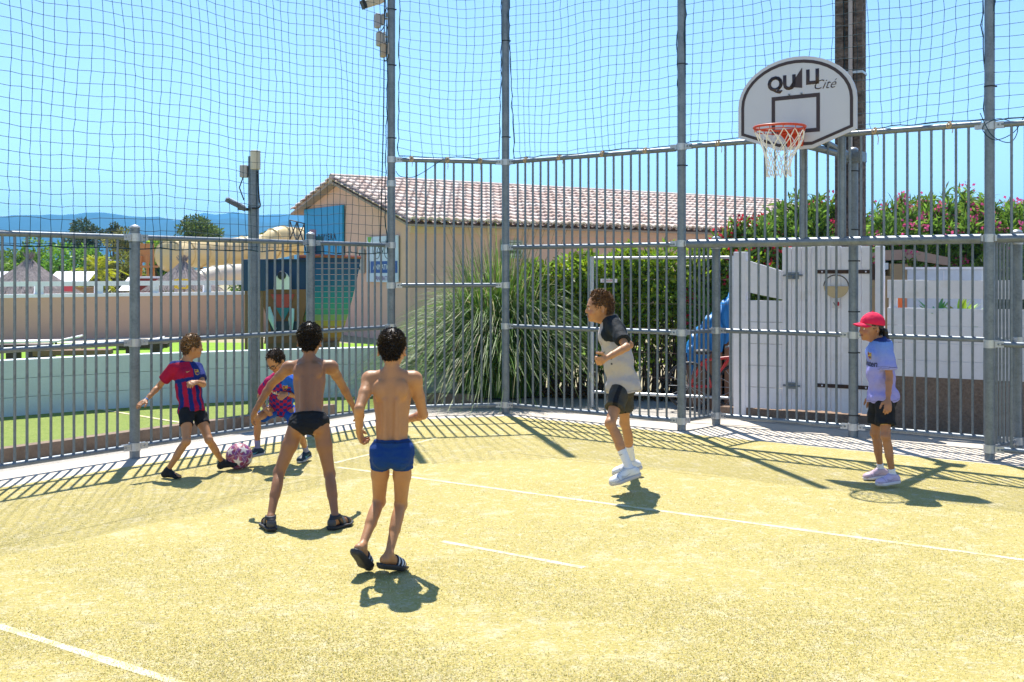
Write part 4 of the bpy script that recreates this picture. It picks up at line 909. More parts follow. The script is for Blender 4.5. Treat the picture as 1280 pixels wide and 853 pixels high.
tree(141, 60, tz(279, 60), .6, 'small dark pine left of the short domed post', (.03, .055, .03), 2, n=900, zlo=tz(320, 60), lf=.18, name='pine_tree', blob=6)
tree(158, 54, tz(282, 54), 1.25, 'olive brown tree just behind the short domed post', (.20, .20, .04), 3, n=1800, zlo=tz(330, 54), lf=.18)
tree(250, 50, tz(266, 50), 1.45, 'round grey green tree right of the short domed post', (.075, .13, .035), 4, n=3200, zlo=tz(306, 50), lf=.17)
for i, (px, Y, top, r, c, lab) in enumerate((
        (12, 44, 299, 1.4, (.14, .26, .04), 'dark green tree at the left photo edge behind the thatched parasol'),
        (52, 45, 294, 1.3, (.18, .34, .03), 'bright green tree behind the larger thatched parasol'),
        (84, 43, 298, 1.1, (.15, .32, .035), 'mid green tree left of the yellow green palm'),
        (102, 46, 296, 1.0, (.18, .40, .03), 'leafy light green tree standing just left of the palm'),
        (150, 43, 301, 1.15, (.16, .18, .03), 'brownish green tree right of the yellow green palm'),
        (196, 45, 290, 1.0, (.24, .40, .03), 'yellow green tree right of the short domed post'),
        (214, 46, 300, .9, (.06, .14, .04), 'dark green tree beside the upper slide mouth'),
        (312, 46, 318, .8, (.15, .26, .04), 'small green tree behind the light mast'))):
    tree(px, Y, tz(top, Y), r * 1.2, lab, c, 20 + i, n=3400, zlo=.2, lf=.17)
def palm(px, Y, zt, L, label, col, seed, nf=22):
    g = np.random.default_rng(seed); p = at(px, 0, Y); p.z = 0; o = empty('palm_tree', p, 0, label, 'palm tree')
    mb = MB(); mb.tube([V(0, 0, -.1), V(.04, 0, zt * .5), V(0, 0, zt)], [.14, .11, .12], 8); mb.build('trunk', M['bark'], o)
    v = []; d = []; ln = []; c = []
    for i in range(nf):
        a = g.uniform(0, 6.28); e = g.uniform(-.3, 1.3); dr = np.array([math.cos(a) * math.cos(e), math.sin(a) * math.cos(e), math.sin(e)])
        for k in range(26):
            t = (k + 1) / 26; q = dr * L * t + np.array([0, 0, -.45 * L * t * t]); s = np.cross(dr, [0, 0, 1]); s /= np.linalg.norm(s) + 1e-6
            for sg in (-1, 1):
                v.append(q + [0, 0, zt]); d.append(dr * .7 + s * sg * .8 + [0, 0, -.15]); ln.append(L * .33 * (1 - .6 * abs(t - .4))); c.append(col)
    v = np.array(v); n = len(v)
    leaves('fronds', v, unit(np.array(d)), np.array(ln), np.full(n, .035), shade_var(n, col, g, amt=.25), o, droop=.2, g=g)
palm(122, 40, 1.75, 1.05, 'bright yellow green palm left of the short domed post', (.42, .46, .02), 5)
palm(327, 42, 3.0, .55, 'small palm top peeking right of the light mast', (.14, .19, .02), 6, nf=16)
# pampas grass
def pampas():
    g = np.random.default_rng(3); p = at(624, 0, 14.6); p.z = 0; o = empty('pampas_grass', p, 0, 'huge arching clump of pampas grass behind the tall post', 'grass clump')
    n = 5200; seg = 8; a = g.uniform(0, 6.283, n); r0 = g.uniform(0, 1, n) ** .5
    base = np.stack([r0 * .55 * np.cos(a), r0 * .45 * np.sin(a), np.zeros(n)], 1); a2 = a + g.normal(0, .5, n)
    H = g.uniform(.85, 2.1, n) * (1 - .2 * r0); reach = g.uniform(.22, 1.15, n) ** 1.1 * (.5 + .9 * r0) * np.where(np.cos(a2) > 0, 1.1, 1.25)
    t = np.linspace(0, 1, seg + 1)[None, :]
    hr = reach[:, None] * t ** 1.7; hz_ = H[:, None] * (1.75 * t - .95 * t ** 2.3 * (.42 + .75 * reach[:, None]))
    P = np.stack([base[:, 0:1] + hr * np.cos(a2)[:, None], base[:, 1:2] + hr * np.sin(a2)[:, None], np.maximum(hz_, .02)], 2)
    wob = g.normal(0, .02, (n, 1, 3)) * t[..., None]; P = P + wob
    sd = np.stack([-np.sin(a2), np.cos(a2), g.normal(0, .3, n)], 1); wv = (.0055 * (1 - t ** 2) + .0012)
    A = P + sd[:, None] * wv[..., None]; B = P - sd[:, None] * wv[..., None]
    vs = np.stack([A, B], 2).reshape(n, -1, 3); m = 2 * (seg + 1)
    f = np.array([[2 * k, 2 * k + 1, 2 * k + 3, 2 * k + 2] for k in range(seg)])[None] + (np.arange(n) * m)[:, None, None]
    col = shade_var(n, (.10, .215, .03), g, amt=.4); dry = g.uniform(0, 1, n) < .14; col[dry] = shade_var(dry.sum(), (.42, .40, .20), g, amt=.2)
    link('blades', npmesh('blades', vs.reshape(-1, 3), f.reshape(-1, 4), col=np.repeat(col, m, 0)), M['leafv'], o)
    n2 = 60; mb = MB()
    for i in range(n2):                                          # tall dry stalks
        aa = g.uniform(0, 6.28); rr = g.uniform(0, .4); hh = g.uniform(1.7, 2.5); e = g.uniform(.1, .7)
        mb.cur = (.30, .25, .14); mb.tube([V(rr * math.cos(aa), rr * math.sin(aa), 0), V((rr + e * .4) * math.cos(aa), (rr + e * .4) * math.sin(aa), hh * .6), V((rr + e) * math.cos(aa), (rr + e) * math.sin(aa), hh)], [.005, .004, .002], 4)
    mb.build('stalks', M['leafv'], o, col=True)
pampas()
def hedge():
    g = np.random.default_rng(8); p = at(800, 0, 14.6); p.z = 0; o = empty('hedge', p, 0, 'dense glossy green hedge behind the light wire fence', 'hedge')
    B = []
    for x in np.linspace(-1.35, 1.35, 13):
        for z in (.55, .95, 1.35, 1.72):
            B.append((x + g.normal(0, .08), g.normal(0, .12) - x * .30, z + g.normal(0, .06) - .12 * (x < -.9) , g.uniform(.22, .36), g.uniform(.25, .4), g.uniform(.2, .32)))
    for i in range(16): B.append((g.uniform(-1.35, 1.3), g.normal(0, .1), g.uniform(1.72, 1.95), .14, .16, .2))
    for q in range(len(B) - 16, len(B)): B[q] = (B[q][0], B[q][1] - B[q][0] * .3) + B[q][2:]
    n = 26000; P, U, k = blobs(n, B, g, .30); keep = g.uniform(0, 1, n) < np.clip((P[:, 2] - .05) / .7, .12, 1); P, U, k = P[keep], U[keep], k[keep]; n = len(P)
    leaves('foliage', P, unit(U + g.standard_normal((n, 3)) * .8), g.uniform(.06, .12, n), g.uniform(.03, .055, n), shade_var(n, (.14, .25, .02), g, k, .5, (.20, .18, 0)), o, g=g)
    mb = MB()
    for i in range(260):
        x = g.uniform(-1.45, 1.45); y = g.normal(0, .15) - x * .30; mb.tube([V(x, y, 0), V(x + g.normal(0, .08), y + g.normal(0, .08), .45), V(x + g.normal(0, .16), y + g.normal(0, .15), g.uniform(.7, 1.3))], [.012, .008, .004], 4)
    mb.build('stems', M['bark'], o)
    n = 2500; P = np.stack([g.uniform(-1.5, 1.5, n), g.uniform(-.5, .35, n), g.uniform(.0, .05, n)], 1); P[:, 1] -= P[:, 0] * .3
    leaves('leaf_litter', P, unit(g.standard_normal((n, 3)) * [1, 1, .3]), g.uniform(.05, .1, n), g.uniform(.03, .05, n), shade_var(n, (.16, .09, .05), g), o, g=g)
hedge()
def oleander(px, Y, ztop, rx, label, fl, seed, ns=120, z0=.3, col=(.15, .27, .04)):
    ns = int(ns * 1.9); rx *= 1.5
    g = np.random.default_rng(seed); p = at(px, 0, Y); p.z = 0; o = empty('oleander', p, 0, label, 'shrub', 'flowering oleanders')
    base = []; d = []; ln = []; fb = []; fd = []; fc = []; st = MB()
    for i in range(ns):
        a = g.uniform(0, 6.283); q = g.uniform(0, 1) ** .5; ht = (ztop - z0) * (1 - .22 * q * q) * g.uniform(.62, 1) ** .8 + z0 * .5
        tip = np.array([rx * q * math.cos(a), rx * .8 * q * math.sin(a), ht]); root = np.array([.3 * tip[0], .3 * tip[1], 0]); mid = (tip + root) / 2 + [.05 * math.cos(a), .05 * math.sin(a), .1]
        st.tube([V(*root), V(*mid), V(*tip)], [.012, .009, .004], 4); ax = unit((tip - mid)[None])[0]
        for k in range(72):
            t = g.uniform(0, 1) ** .7; b = mid + (tip - mid) * t; u = g.standard_normal(3); u /= np.linalg.norm(u); base.append(b); d.append(ax * .75 + u * .75); ln.append(g.uniform(.12, .22))
        if g.uniform() < fl[1] * .42 and ht > .4 * ztop:
            for k in range(g.integers(12, 24)):
                u = g.standard_normal(3); fb.append(tip + u * [.04, .04, .035] + ax * .05); fd.append(u); fc.append(np.array(fl[0]) * g.uniform(.75, 1.25))
    n = len(base); leaves('foliage', np.array(base), unit(np.array(d)), np.array(ln), np.full(n, .034), shade_var(n, col, g, amt=.4, tint=(.05, .07, .0)), o, droop=.12, g=g)
    if fb: n = len(fb); leaves('blossoms', np.array(fb), unit(np.array(fd)), g.uniform(.04, .065, n), g.uniform(.04, .055, n), np.array(fc).clip(0, .9), o, M['flower'], g=g)
    st.build('stems', M['bark'], o)
oleander(945, 14.4, tz(255, 14.4), .45, 'shorter oleander with crimson blossoms by the left end of the gate', ((.55, .03, .06), .5), 1, 110)
oleander(1008, 14.7, tz(226, 14.7), .58, 'tall oleander with few crimson blossoms directly behind the backboard net', ((.55, .05, .12), .22), 2, 170)
oleander(1118, 16.9, tz(236, 16.9), .75, 'oleander with pink blossoms just right of the utility pole', ((.62, .10, .25), .35), 3, 170)
oleander(1158, 17.4, tz(230, 17.4), .7, 'oleander with pink blossoms between the utility pole and the tallest bush', ((.64, .10, .24), .4), 9, 150)
oleander(1195, 17.2, tz(222, 17.2), .85, 'tallest oleander with bright pink blossoms behind the porch roof', ((.66, .10, .24), .45), 4, 200)
oleander(1275, 16.8, tz(235, 16.8), .7, 'oleander with pink blossoms at the right photo edge', ((.66, .12, .30), .4), 5, 170)
oleander(905, 14.2, tz(330, 14.2), .35, 'low oleander with red blossoms behind the blue tarpaulin', ((.55, .03, .05), .5), 6, 60, .1)
oleander(1242, 14.6, tz(318, 14.6), .45, 'dark low oleander behind the white cabinet', ((.6, .1, .2), .1), 7, 110, .1, (.03, .06, .015))
# blue covered things and a bicycle behind the side of the goal
def tarp():
    p = at(888, 0, 13.35); p.z = 0; o = empty('tarpaulin_pile', p, 0, 'pile under a bright blue tarpaulin behind the left side of the goal recess', 'tarpaulin')
    def hsh(x, t): return .50 + .98 * math.exp(-((x - .10) / .17) ** 2) * (1 if abs(t) < 2 else 1)
    nu_, nv_ = 26, 18; P = []
    for j_ in range(nv_ + 1):
        for i_ in range(nu_ + 1):
            x = -.30 + .62 * i_ / nu_; t = (j_ / nv_ - .5) * 2; top = .72 + .72 * (i_ / nu_) ** .8; zz = top * (1 - max(0, abs(t) - .35) ** 1.5 * .75) - .05 * math.sin(i_ * .9 + j_) ; y = t * .22 * (1 + .12 * math.sin(i_ * 1.7))
            P.append((x + .02 * math.sin(j_ * 1.3), y + .025 * math.sin(i_ * 2.2 + zz * 6), zz + .018 * math.sin(i_ * 2.9 + j_ * 1.9)))
    f_ = [(j_ * (nu_ + 1) + i_, j_ * (nu_ + 1) + i_ + 1, (j_ + 1) * (nu_ + 1) + i_ + 1, (j_ + 1) * (nu_ + 1) + i_) for j_ in range(nv_) for i_ in range(nu_)]
    link('sheet', npmesh('sheet', P, f_, smooth=True), mat('blue_tarpaulin', (.02, .20, .50), .45, noise=[(6, .75, .6)], bump=(14, .4)), o)
    mb = MB()
    for k_, (x, z) in enumerate(((-.18, .62), (.05, .85), (.22, 1.0))): mb.box(V(x, 0, z / 2), (.20, .26, z))
    mb.build('pile', M['wood'], o)
tarp()
b2 = at(905, 0, 13.6); b2.z = 0; o = empty('blue_box', b2, .1, 'small blue box right of the blue tarpaulin', 'box'); mb = MB(); mb.box(V(.1, 0, 1.05), (.30, .25, .24)); mb.build('box', cm('blue_plastic', (.02, .26, .58), .45), o, bevel=.01); mb = MB(); mb.box(V(.1, 0, .46), (.26, .22, .92)); mb.build('stand', M['wood'], o)
def bicycle():
    p = at(893, 0, 12.95); p.z = 0; o = empty('bicycle', p, -.35, 'parked bicycle with red frame behind the goal recess', 'bicycle')
    red = cm('red_enamel', (.45, .03, .03), .35)
    for x in (-.30, .30):
        mb = MB(); c = V(x, 0, .30)
        mb.tube([c + V(.28 * math.cos(t), 0, .28 * math.sin(t)) for t in np.linspace(0, 6.283, 29)[:-1]], .018, 8, closed=True); wh = mb.build('wheel', M['black'], o, smooth=True)
        mb = MB()
        for t in np.linspace(0, 6.283, 15)[:-1]: mb.tube([c, c + V(.27 * math.cos(t), 0, .27 * math.sin(t))], .0025, 4)
        mb.build('spokes', M['steel_light'], wh)
    mb = MB(); S = [V(-.30, 0, .30), V(-.12, 0, .62), V(.18, 0, .66), V(-.03, 0, .30)]
    for a, b in ((0, 1), (1, 2), (2, 3), (3, 1), (0, 3)): mb.tube([S[a], S[b]], .018, 8)
    mb.tube([S[2] + V(.0, 0, .12), V(.30, 0, .30)], .016, 8); mb.build('frame', red, o, smooth=True)
    mb = MB(); mb.tube([V(.17, -.2, .80), V(.16, 0, .78), V(.17, .2, .80)], .014, 8); mb.build('handlebar', M['steel'], o)
    mb = MB(); mb.sphere((-.14, 0, .72), (.12, .07, .035), 10, 6); mb.build('saddle', M['black'], o, smooth=True)
bicycle()
# far hills and the air between
def hills(name, Y, prof, depth, seed):
    xs = np.array([q[0] for q in prof]); zs = np.array([q[1] for q in prof]); g = np.random.default_rng(seed)
    px = np.linspace(xs[0], xs[-1], 260); py = np.interp(px, xs, zs); py += .7 * np.sin(px * .11 + seed) + .45 * np.sin(px * .31) + .35 * g.standard_normal(len(px))
    X = (px - CX) / F * Y; Z = CH - (py - HZ) / F * Y; rows = []
    for k, t in enumerate(np.linspace(0, 1, 9)):
        zz = Z * np.sin(t * math.pi / 2) ** .9 + (g.standard_normal(len(px)) * Z * .02 if 0 < k < 8 else 0)
        rows.append(np.stack([X * (1 - .0 * t), np.full_like(X, Y - depth * (1 - t)), np.where(t == 0, -2, zz)], 1))
    for t in (.5, 1): rows.append(np.stack([X, np.full_like(X, Y + depth * t), np.maximum(Z * (1 - t), -2)], 1))
    P = np.array(rows); m = len(px); f = np.array([[r * m + c, r * m + c + 1, (r + 1) * m + c + 1, (r + 1) * m + c] for r in range(len(rows) - 1) for c in range(m - 1)])
    o = link(name, npmesh(name, P.reshape(-1, 3), f, smooth=True), M['hill']); tag(o, kind='structure')
hills('hills', 2600, [(-400, 292), (-150, 285), (0, 278), (60, 274), (110, 272), (150, 270), (190, 272), (215, 276), (240, 279), (300, 276), (380, 282), (600, 296), (900, 300), (1700, 296)], 900, 1)
hills('far_hills', 3300, [(-500, 300), (180, 290), (225, 278), (262, 269), (285, 268), (320, 269), (380, 270), (460, 274), (560, 280), (700, 290), (1000, 296), (1800, 300)], 600, 2)
hz_ = MB(); hz_.box((0, 1900, 119), (8200, 4400, 242)); ho = None
hm = bpy.data.materials.new('haze'); hm.use_nodes = True; t = hm.node_tree
for n_ in list(t.nodes):
    if n_.type != 'OUTPUT_MATERIAL': t.nodes.remove(n_)
pv = t.nodes.new('ShaderNodeVolumePrincipled'); pv.inputs['Color'].default_value = (.15, .53, .97, 1); pv.inputs['Density'].default_value = .00036; pv.inputs['Anisotropy'].default_value = .2
t.links.new(pv.outputs[0], t.nodes['Material Output'].inputs['Volume'])
USE_HAZE = True
if USE_HAZE: ho = hz_.build('haze', hm); tag(ho, kind='stuff')
# ================================================================== people: signed-distance bodies meshed with surface nets
def prim_cone(a, b, ra, rb): return ('c', np.array(a, float), np.array(b, float), ra, rb)
def prim_ell(c, Rm, r): return ('e', np.array(c, float), np.array(Rm, float), np.array(r, float))
class Sdf:
    def __init__(s): s.ops = []
    def cone(s, a, b, ra, rb, k=.02, op='+', clip=None): s.ops.append((prim_cone(a, b, ra, rb), k, op, clip)); return s
    def ell(s, c, fr, r, k=.02, op='+', clip=None): s.ops.append((prim_ell(c, fr, r), k, op, clip)); return s
    def chain(s, pts, rs, k=.012, op='+', clip=None):
        for i in range(len(pts) - 1): s.cone(pts[i], pts[i + 1], rs[i], rs[i + 1], k, op, clip)
        return s
    def extend(s, other, grow=0.0, clip=None, k=None):
        for (p, kk, op, cl) in other.ops:
            p = (p[0], p[1], p[2], p[3] + grow, p[4] + grow) if p[0] == 'c' else (p[0], p[1], p[2], p[3] + grow)
            s.ops.append((p, kk if k is None else k, op, (cl or []) + (clip or []) or None))
        return s
    def field(s, h, clips=None, warp=None):
        lo = np.full(3, 1e9); hi = -lo
        bb = []
        for (p, k, op, cl) in s.ops:
            if p[0] == 'c':
                l = np.minimum(p[1] - p[3], p[2] - p[4]); u = np.maximum(p[1] + p[3], p[2] + p[4])
            else:
                e = np.sqrt(((p[2] * p[3][None, :]) ** 2).sum(1)); l = p[1] - e; u = p[1] + e
            bb.append((l, u))
            if op == '+': lo = np.minimum(lo, l); hi = np.maximum(hi, u)
        lo -= 4 * h; hi += 4 * h; n = np.ceil((hi - lo) / h).astype(int) + 1
        f = np.full(n, .5, np.float32); ax = [lo[i] + np.arange(n[i]) * h for i in range(3)]
        for (p, k, op, cl), (l, u) in zip(s.ops, bb):
            m = k + 3 * h
            i0 = np.clip(np.floor((l - m - lo) / h).astype(int), 0, n); i1 = np.clip(np.ceil((u + m - lo) / h).astype(int) + 1, 0, n)
            if (i1 <= i0).any(): continue
            sl_ = tuple(slice(a, b) for a, b in zip(i0, i1))
            X, Y, Z = np.meshgrid(*[ax[q][i0[q]:i1[q]] for q in range(3)], indexing='ij'); P = np.stack([X, Y, Z], -1)
            if p[0] == 'c':
                ba = p[2] - p[1]; pa = P - p[1]; t = np.clip(pa @ ba / (ba @ ba + 1e-12), 0, 1)
                d = np.linalg.norm(pa - t[..., None] * ba, axis=-1) - (p[3] + (p[4] - p[3]) * t)
            else:
                q = (P - p[1]) @ p[2]; k0 = np.linalg.norm(q / p[3], axis=-1); k1 = np.linalg.norm(q / p[3] ** 2, axis=-1); d = k0 * (k0 - 1) / (k1 + 1e-9)
                d = np.where(k0 < 1e-6, -p[3].min(), d)
            if cl:
                for (c0, nn) in cl: d = np.maximum(d, (P - np.array(c0)) @ np.array(nn))
            a = f[sl_]
            if op == '+': hh = np.maximum(k - np.abs(a - d), 0) / max(k, 1e-6); f[sl_] = np.minimum(a, d) - hh * hh * k * .25
            else: d = -d; hh = np.maximum(k - np.abs(a - d), 0) / max(k, 1e-6); f[sl_] = np.maximum(a, d) + hh * hh * k * .25
        if clips:
            X, Y, Z = np.meshgrid(*ax, indexing='ij'); P = np.stack([X, Y, Z], -1).astype(np.float32)
            for cl in clips:
                if callable(cl): f = np.maximum(f, cl(P))
                else: f = np.maximum(f, (P - np.array(cl[0], np.float32)) @ np.array(cl[1], np.float32))
        return f, lo
    def mesh(s, h, clips=None, disp=None):
        f, lo = s.field(h, clips); v, q = surface_nets(f, lo, h)
        if disp is not None:
            n = vnormals(v, q); v = v + n * disp(v, n)[:, None]
        return v, q
CORN = np.array([(i, j, k) for i in (0, 1) for j in (0, 1) for k in (0, 1)])
EDG = [(a, b) for a in range(8) for b in range(a + 1, 8) if np.abs(CORN[a] - CORN[b]).sum() == 1]
def surface_nets(f, lo, h):
    neg = f < 0; n = np.array(f.shape) - 1
    cnt = np.zeros(n, np.int8)
    for c in CORN: cnt += neg[c[0]:c[0] + n[0], c[1]:c[1] + n[1], c[2]:c[2] + n[2]]
    act = (cnt > 0) & (cnt < 8); ids = np.argwhere(act); idx = np.full(n, -1, np.int64); idx[act] = np.arange(len(ids))
    val = np.stack([f[ids[:, 0] + c[0], ids[:, 1] + c[1], ids[:, 2] + c[2]] for c in CORN], 1)
    acc = np.zeros((len(ids), 3)); w_ = np.zeros(len(ids))
    for a, b in EDG:
        va, vb = val[:, a], val[:, b]; m = (va < 0) != (vb < 0); t = np.where(m, va / np.where(np.abs(va - vb) < 1e-9, 1, va - vb), 0)
        p = CORN[a] + (CORN[b] - CORN[a]) * t[:, None]; acc += p * m[:, None]; w_ += m
    v = (ids + acc / w_[:, None]) * h + lo; quads = []
    for axis in range(3):
        o1, o2 = [(1, 2), (2, 0), (0, 1)][axis]
        sA = [slice(None)] * 3; sB = [slice(None)] * 3; sA[axis] = slice(0, -1); sB[axis] = slice(1, None)
        A = neg[tuple(sA)]; B = neg[tuple(sB)]; e = np.argwhere(A != B)
        e = e[(e[:, o1] > 0) & (e[:, o2] > 0) & (e[:, o1] < f.shape[o1] - 1) & (e[:, o2] < f.shape[o2] - 1)]
        d1 = np.zeros(3, int); d1[o1] = 1; d2 = np.zeros(3, int); d2[o2] = 1
        g = lambda q: idx[q[:, 0], q[:, 1], q[:, 2]]
        q = np.stack([g(e - d1 - d2), g(e - d2), g(e), g(e - d1)], 1)
        fl = ~A[e[:, 0], e[:, 1], e[:, 2]]; q[fl] = q[fl][:, ::-1]; quads.append(q[(q >= 0).all(1)])
    return v, np.concatenate(quads)
def vnormals(v, q):
    fn = np.cross(v[q[:, 2]] - v[q[:, 0]], v[q[:, 3]] - v[q[:, 1]]); n = np.zeros_like(v)
    for k in range(4): np.add.at(n, q[:, k], fn)
    return unit(n)
def nrm(a): a = np.array(a, float); return a / (np.linalg.norm(a) + 1e-12)
def npv(v): return np.array(v, float)
def lerp(a, b, t): return np.array(a) * (1 - t) + np.array(b) * t
CAMP = np.array([0, 0, CH])
def ray(px, py): return np.array([(px - CX) / F, 1.0, -(py - HZ) / F])
def pix(px, py, Y): return CAMP + ray(px, py) * Y
def reach(parent, px, py, L, sg):
    """joint on the sight line of a photo point at bone length L from its parent; sg=+1 farther, -1 nearer"""
    d = ray(px, py); o = CAMP - parent; A = d @ d; B = o @ d; C = o @ o - L * L; D = B * B - A * C
    if D >= 0: Y = (-B + sg * math.sqrt(D)) / A; return CAMP + d * Y
    p = CAMP + d * (-B / A); return parent + nrm(p - parent) * L
def fr(r, f, u): return np.stack([r, f, u], 1)               # columns = axes
def rotv(v, axis, ang):
    axis = nrm(axis); return v * math.cos(ang) + np.cross(axis, v) * math.sin(ang) + axis * (axis @ v) * (1 - math.cos(ang))
def noise3(P, sc, seed=0):
    g = np.random.default_rng(seed); out = 0
    for k in range(6):
        w_ = g.standard_normal(3) * sc; out = out + np.sin(P @ w_ + g.uniform(0, 6.28)) / 6
    return out
skins = {}
def skin(name, c):
    if name not in skins: skins[name] = mat(name, (1, 1, 1), .5, vcol=True, noise=[(7, .84, .6), (22, .9, .5), (70, .93, .4)], bump=[(90, .06), (12, .05)], spec=.45, sss=.06)
    return skins[name]
cloth_m = mat('jersey_cloth', (1, 1, 1), .8, vcol=True, noise=[(60, .9, .35)], bump=[(9, .8), (24, .5), (400, .15)], spec=.2)
shoe_m = mat('shoe_leather', (1, 1, 1), .55, vcol=True, noise=[(20, .9, .4)], bump=(60, .1), spec=.35)
hair_m = mat('hair', (1, 1, 1), .5, vcol=True, noise=[(70, .65, .5)], spec=.35)
def finger_set(S, wrist, d, nrm_, side, s, curl, spread=.12, thumb=.6, thumb_side=1):
    """palm, four unequal bent fingers and a thumb; nrm_ = direction the palm faces, side = towards the thumb"""
    pl = .062 * s; c = wrist + d * pl * .55
    S.ell(c, fr(side, nrm_, d), (.030 * s, .0125 * s, .040 * s), .012)
    S.cone(wrist, wrist + d * pl * .6, .0165 * s, .019 * s, .012)
    for i, (off_, ln) in enumerate(((.0225, .058), (.0078, .066), (-.0078, .061), (-.022, .048))):
        b = wrist + d * pl * (1.02 - .05 * abs(i - 1.2)) + side * off_ * s * .98; c1 = curl * (1 + .12 * i); dd = nrm(d + side * spread * (1.3 - i) * .5)
        p = [b]; ang = c1 * .45; seg = (.45, .31, .24)
        ax = np.cross(dd, nrm_)
        for k in range(3):
            q = rotv(dd, ax, ang); p.append(p[-1] + q * ln * s * seg[k]); ang += c1 * .8
        S.chain(p, [.0083 * s, .0078 * s, .007 * s, .0058 * s], .003)
        S.cone(wrist + d * pl * .5 + side * off_ * s * .7, b, .009 * s, .0088 * s, .006)
    tb = wrist + d * .016 * s + side * .020 * s; t1 = nrm(d * .62 + side * .75 + nrm_ * .35 * thumb); t2 = nrm(d * .9 + side * .25 + nrm_ * .6 * thumb)
    S.chain([tb, tb + t1 * .030 * s, tb + t1 * .030 * s + t2 * .026 * s, tb + t1 * .030 * s + t2 * .046 * s], [.0115 * s, .0095 * s, .0082 * s, .0065 * s], .006)
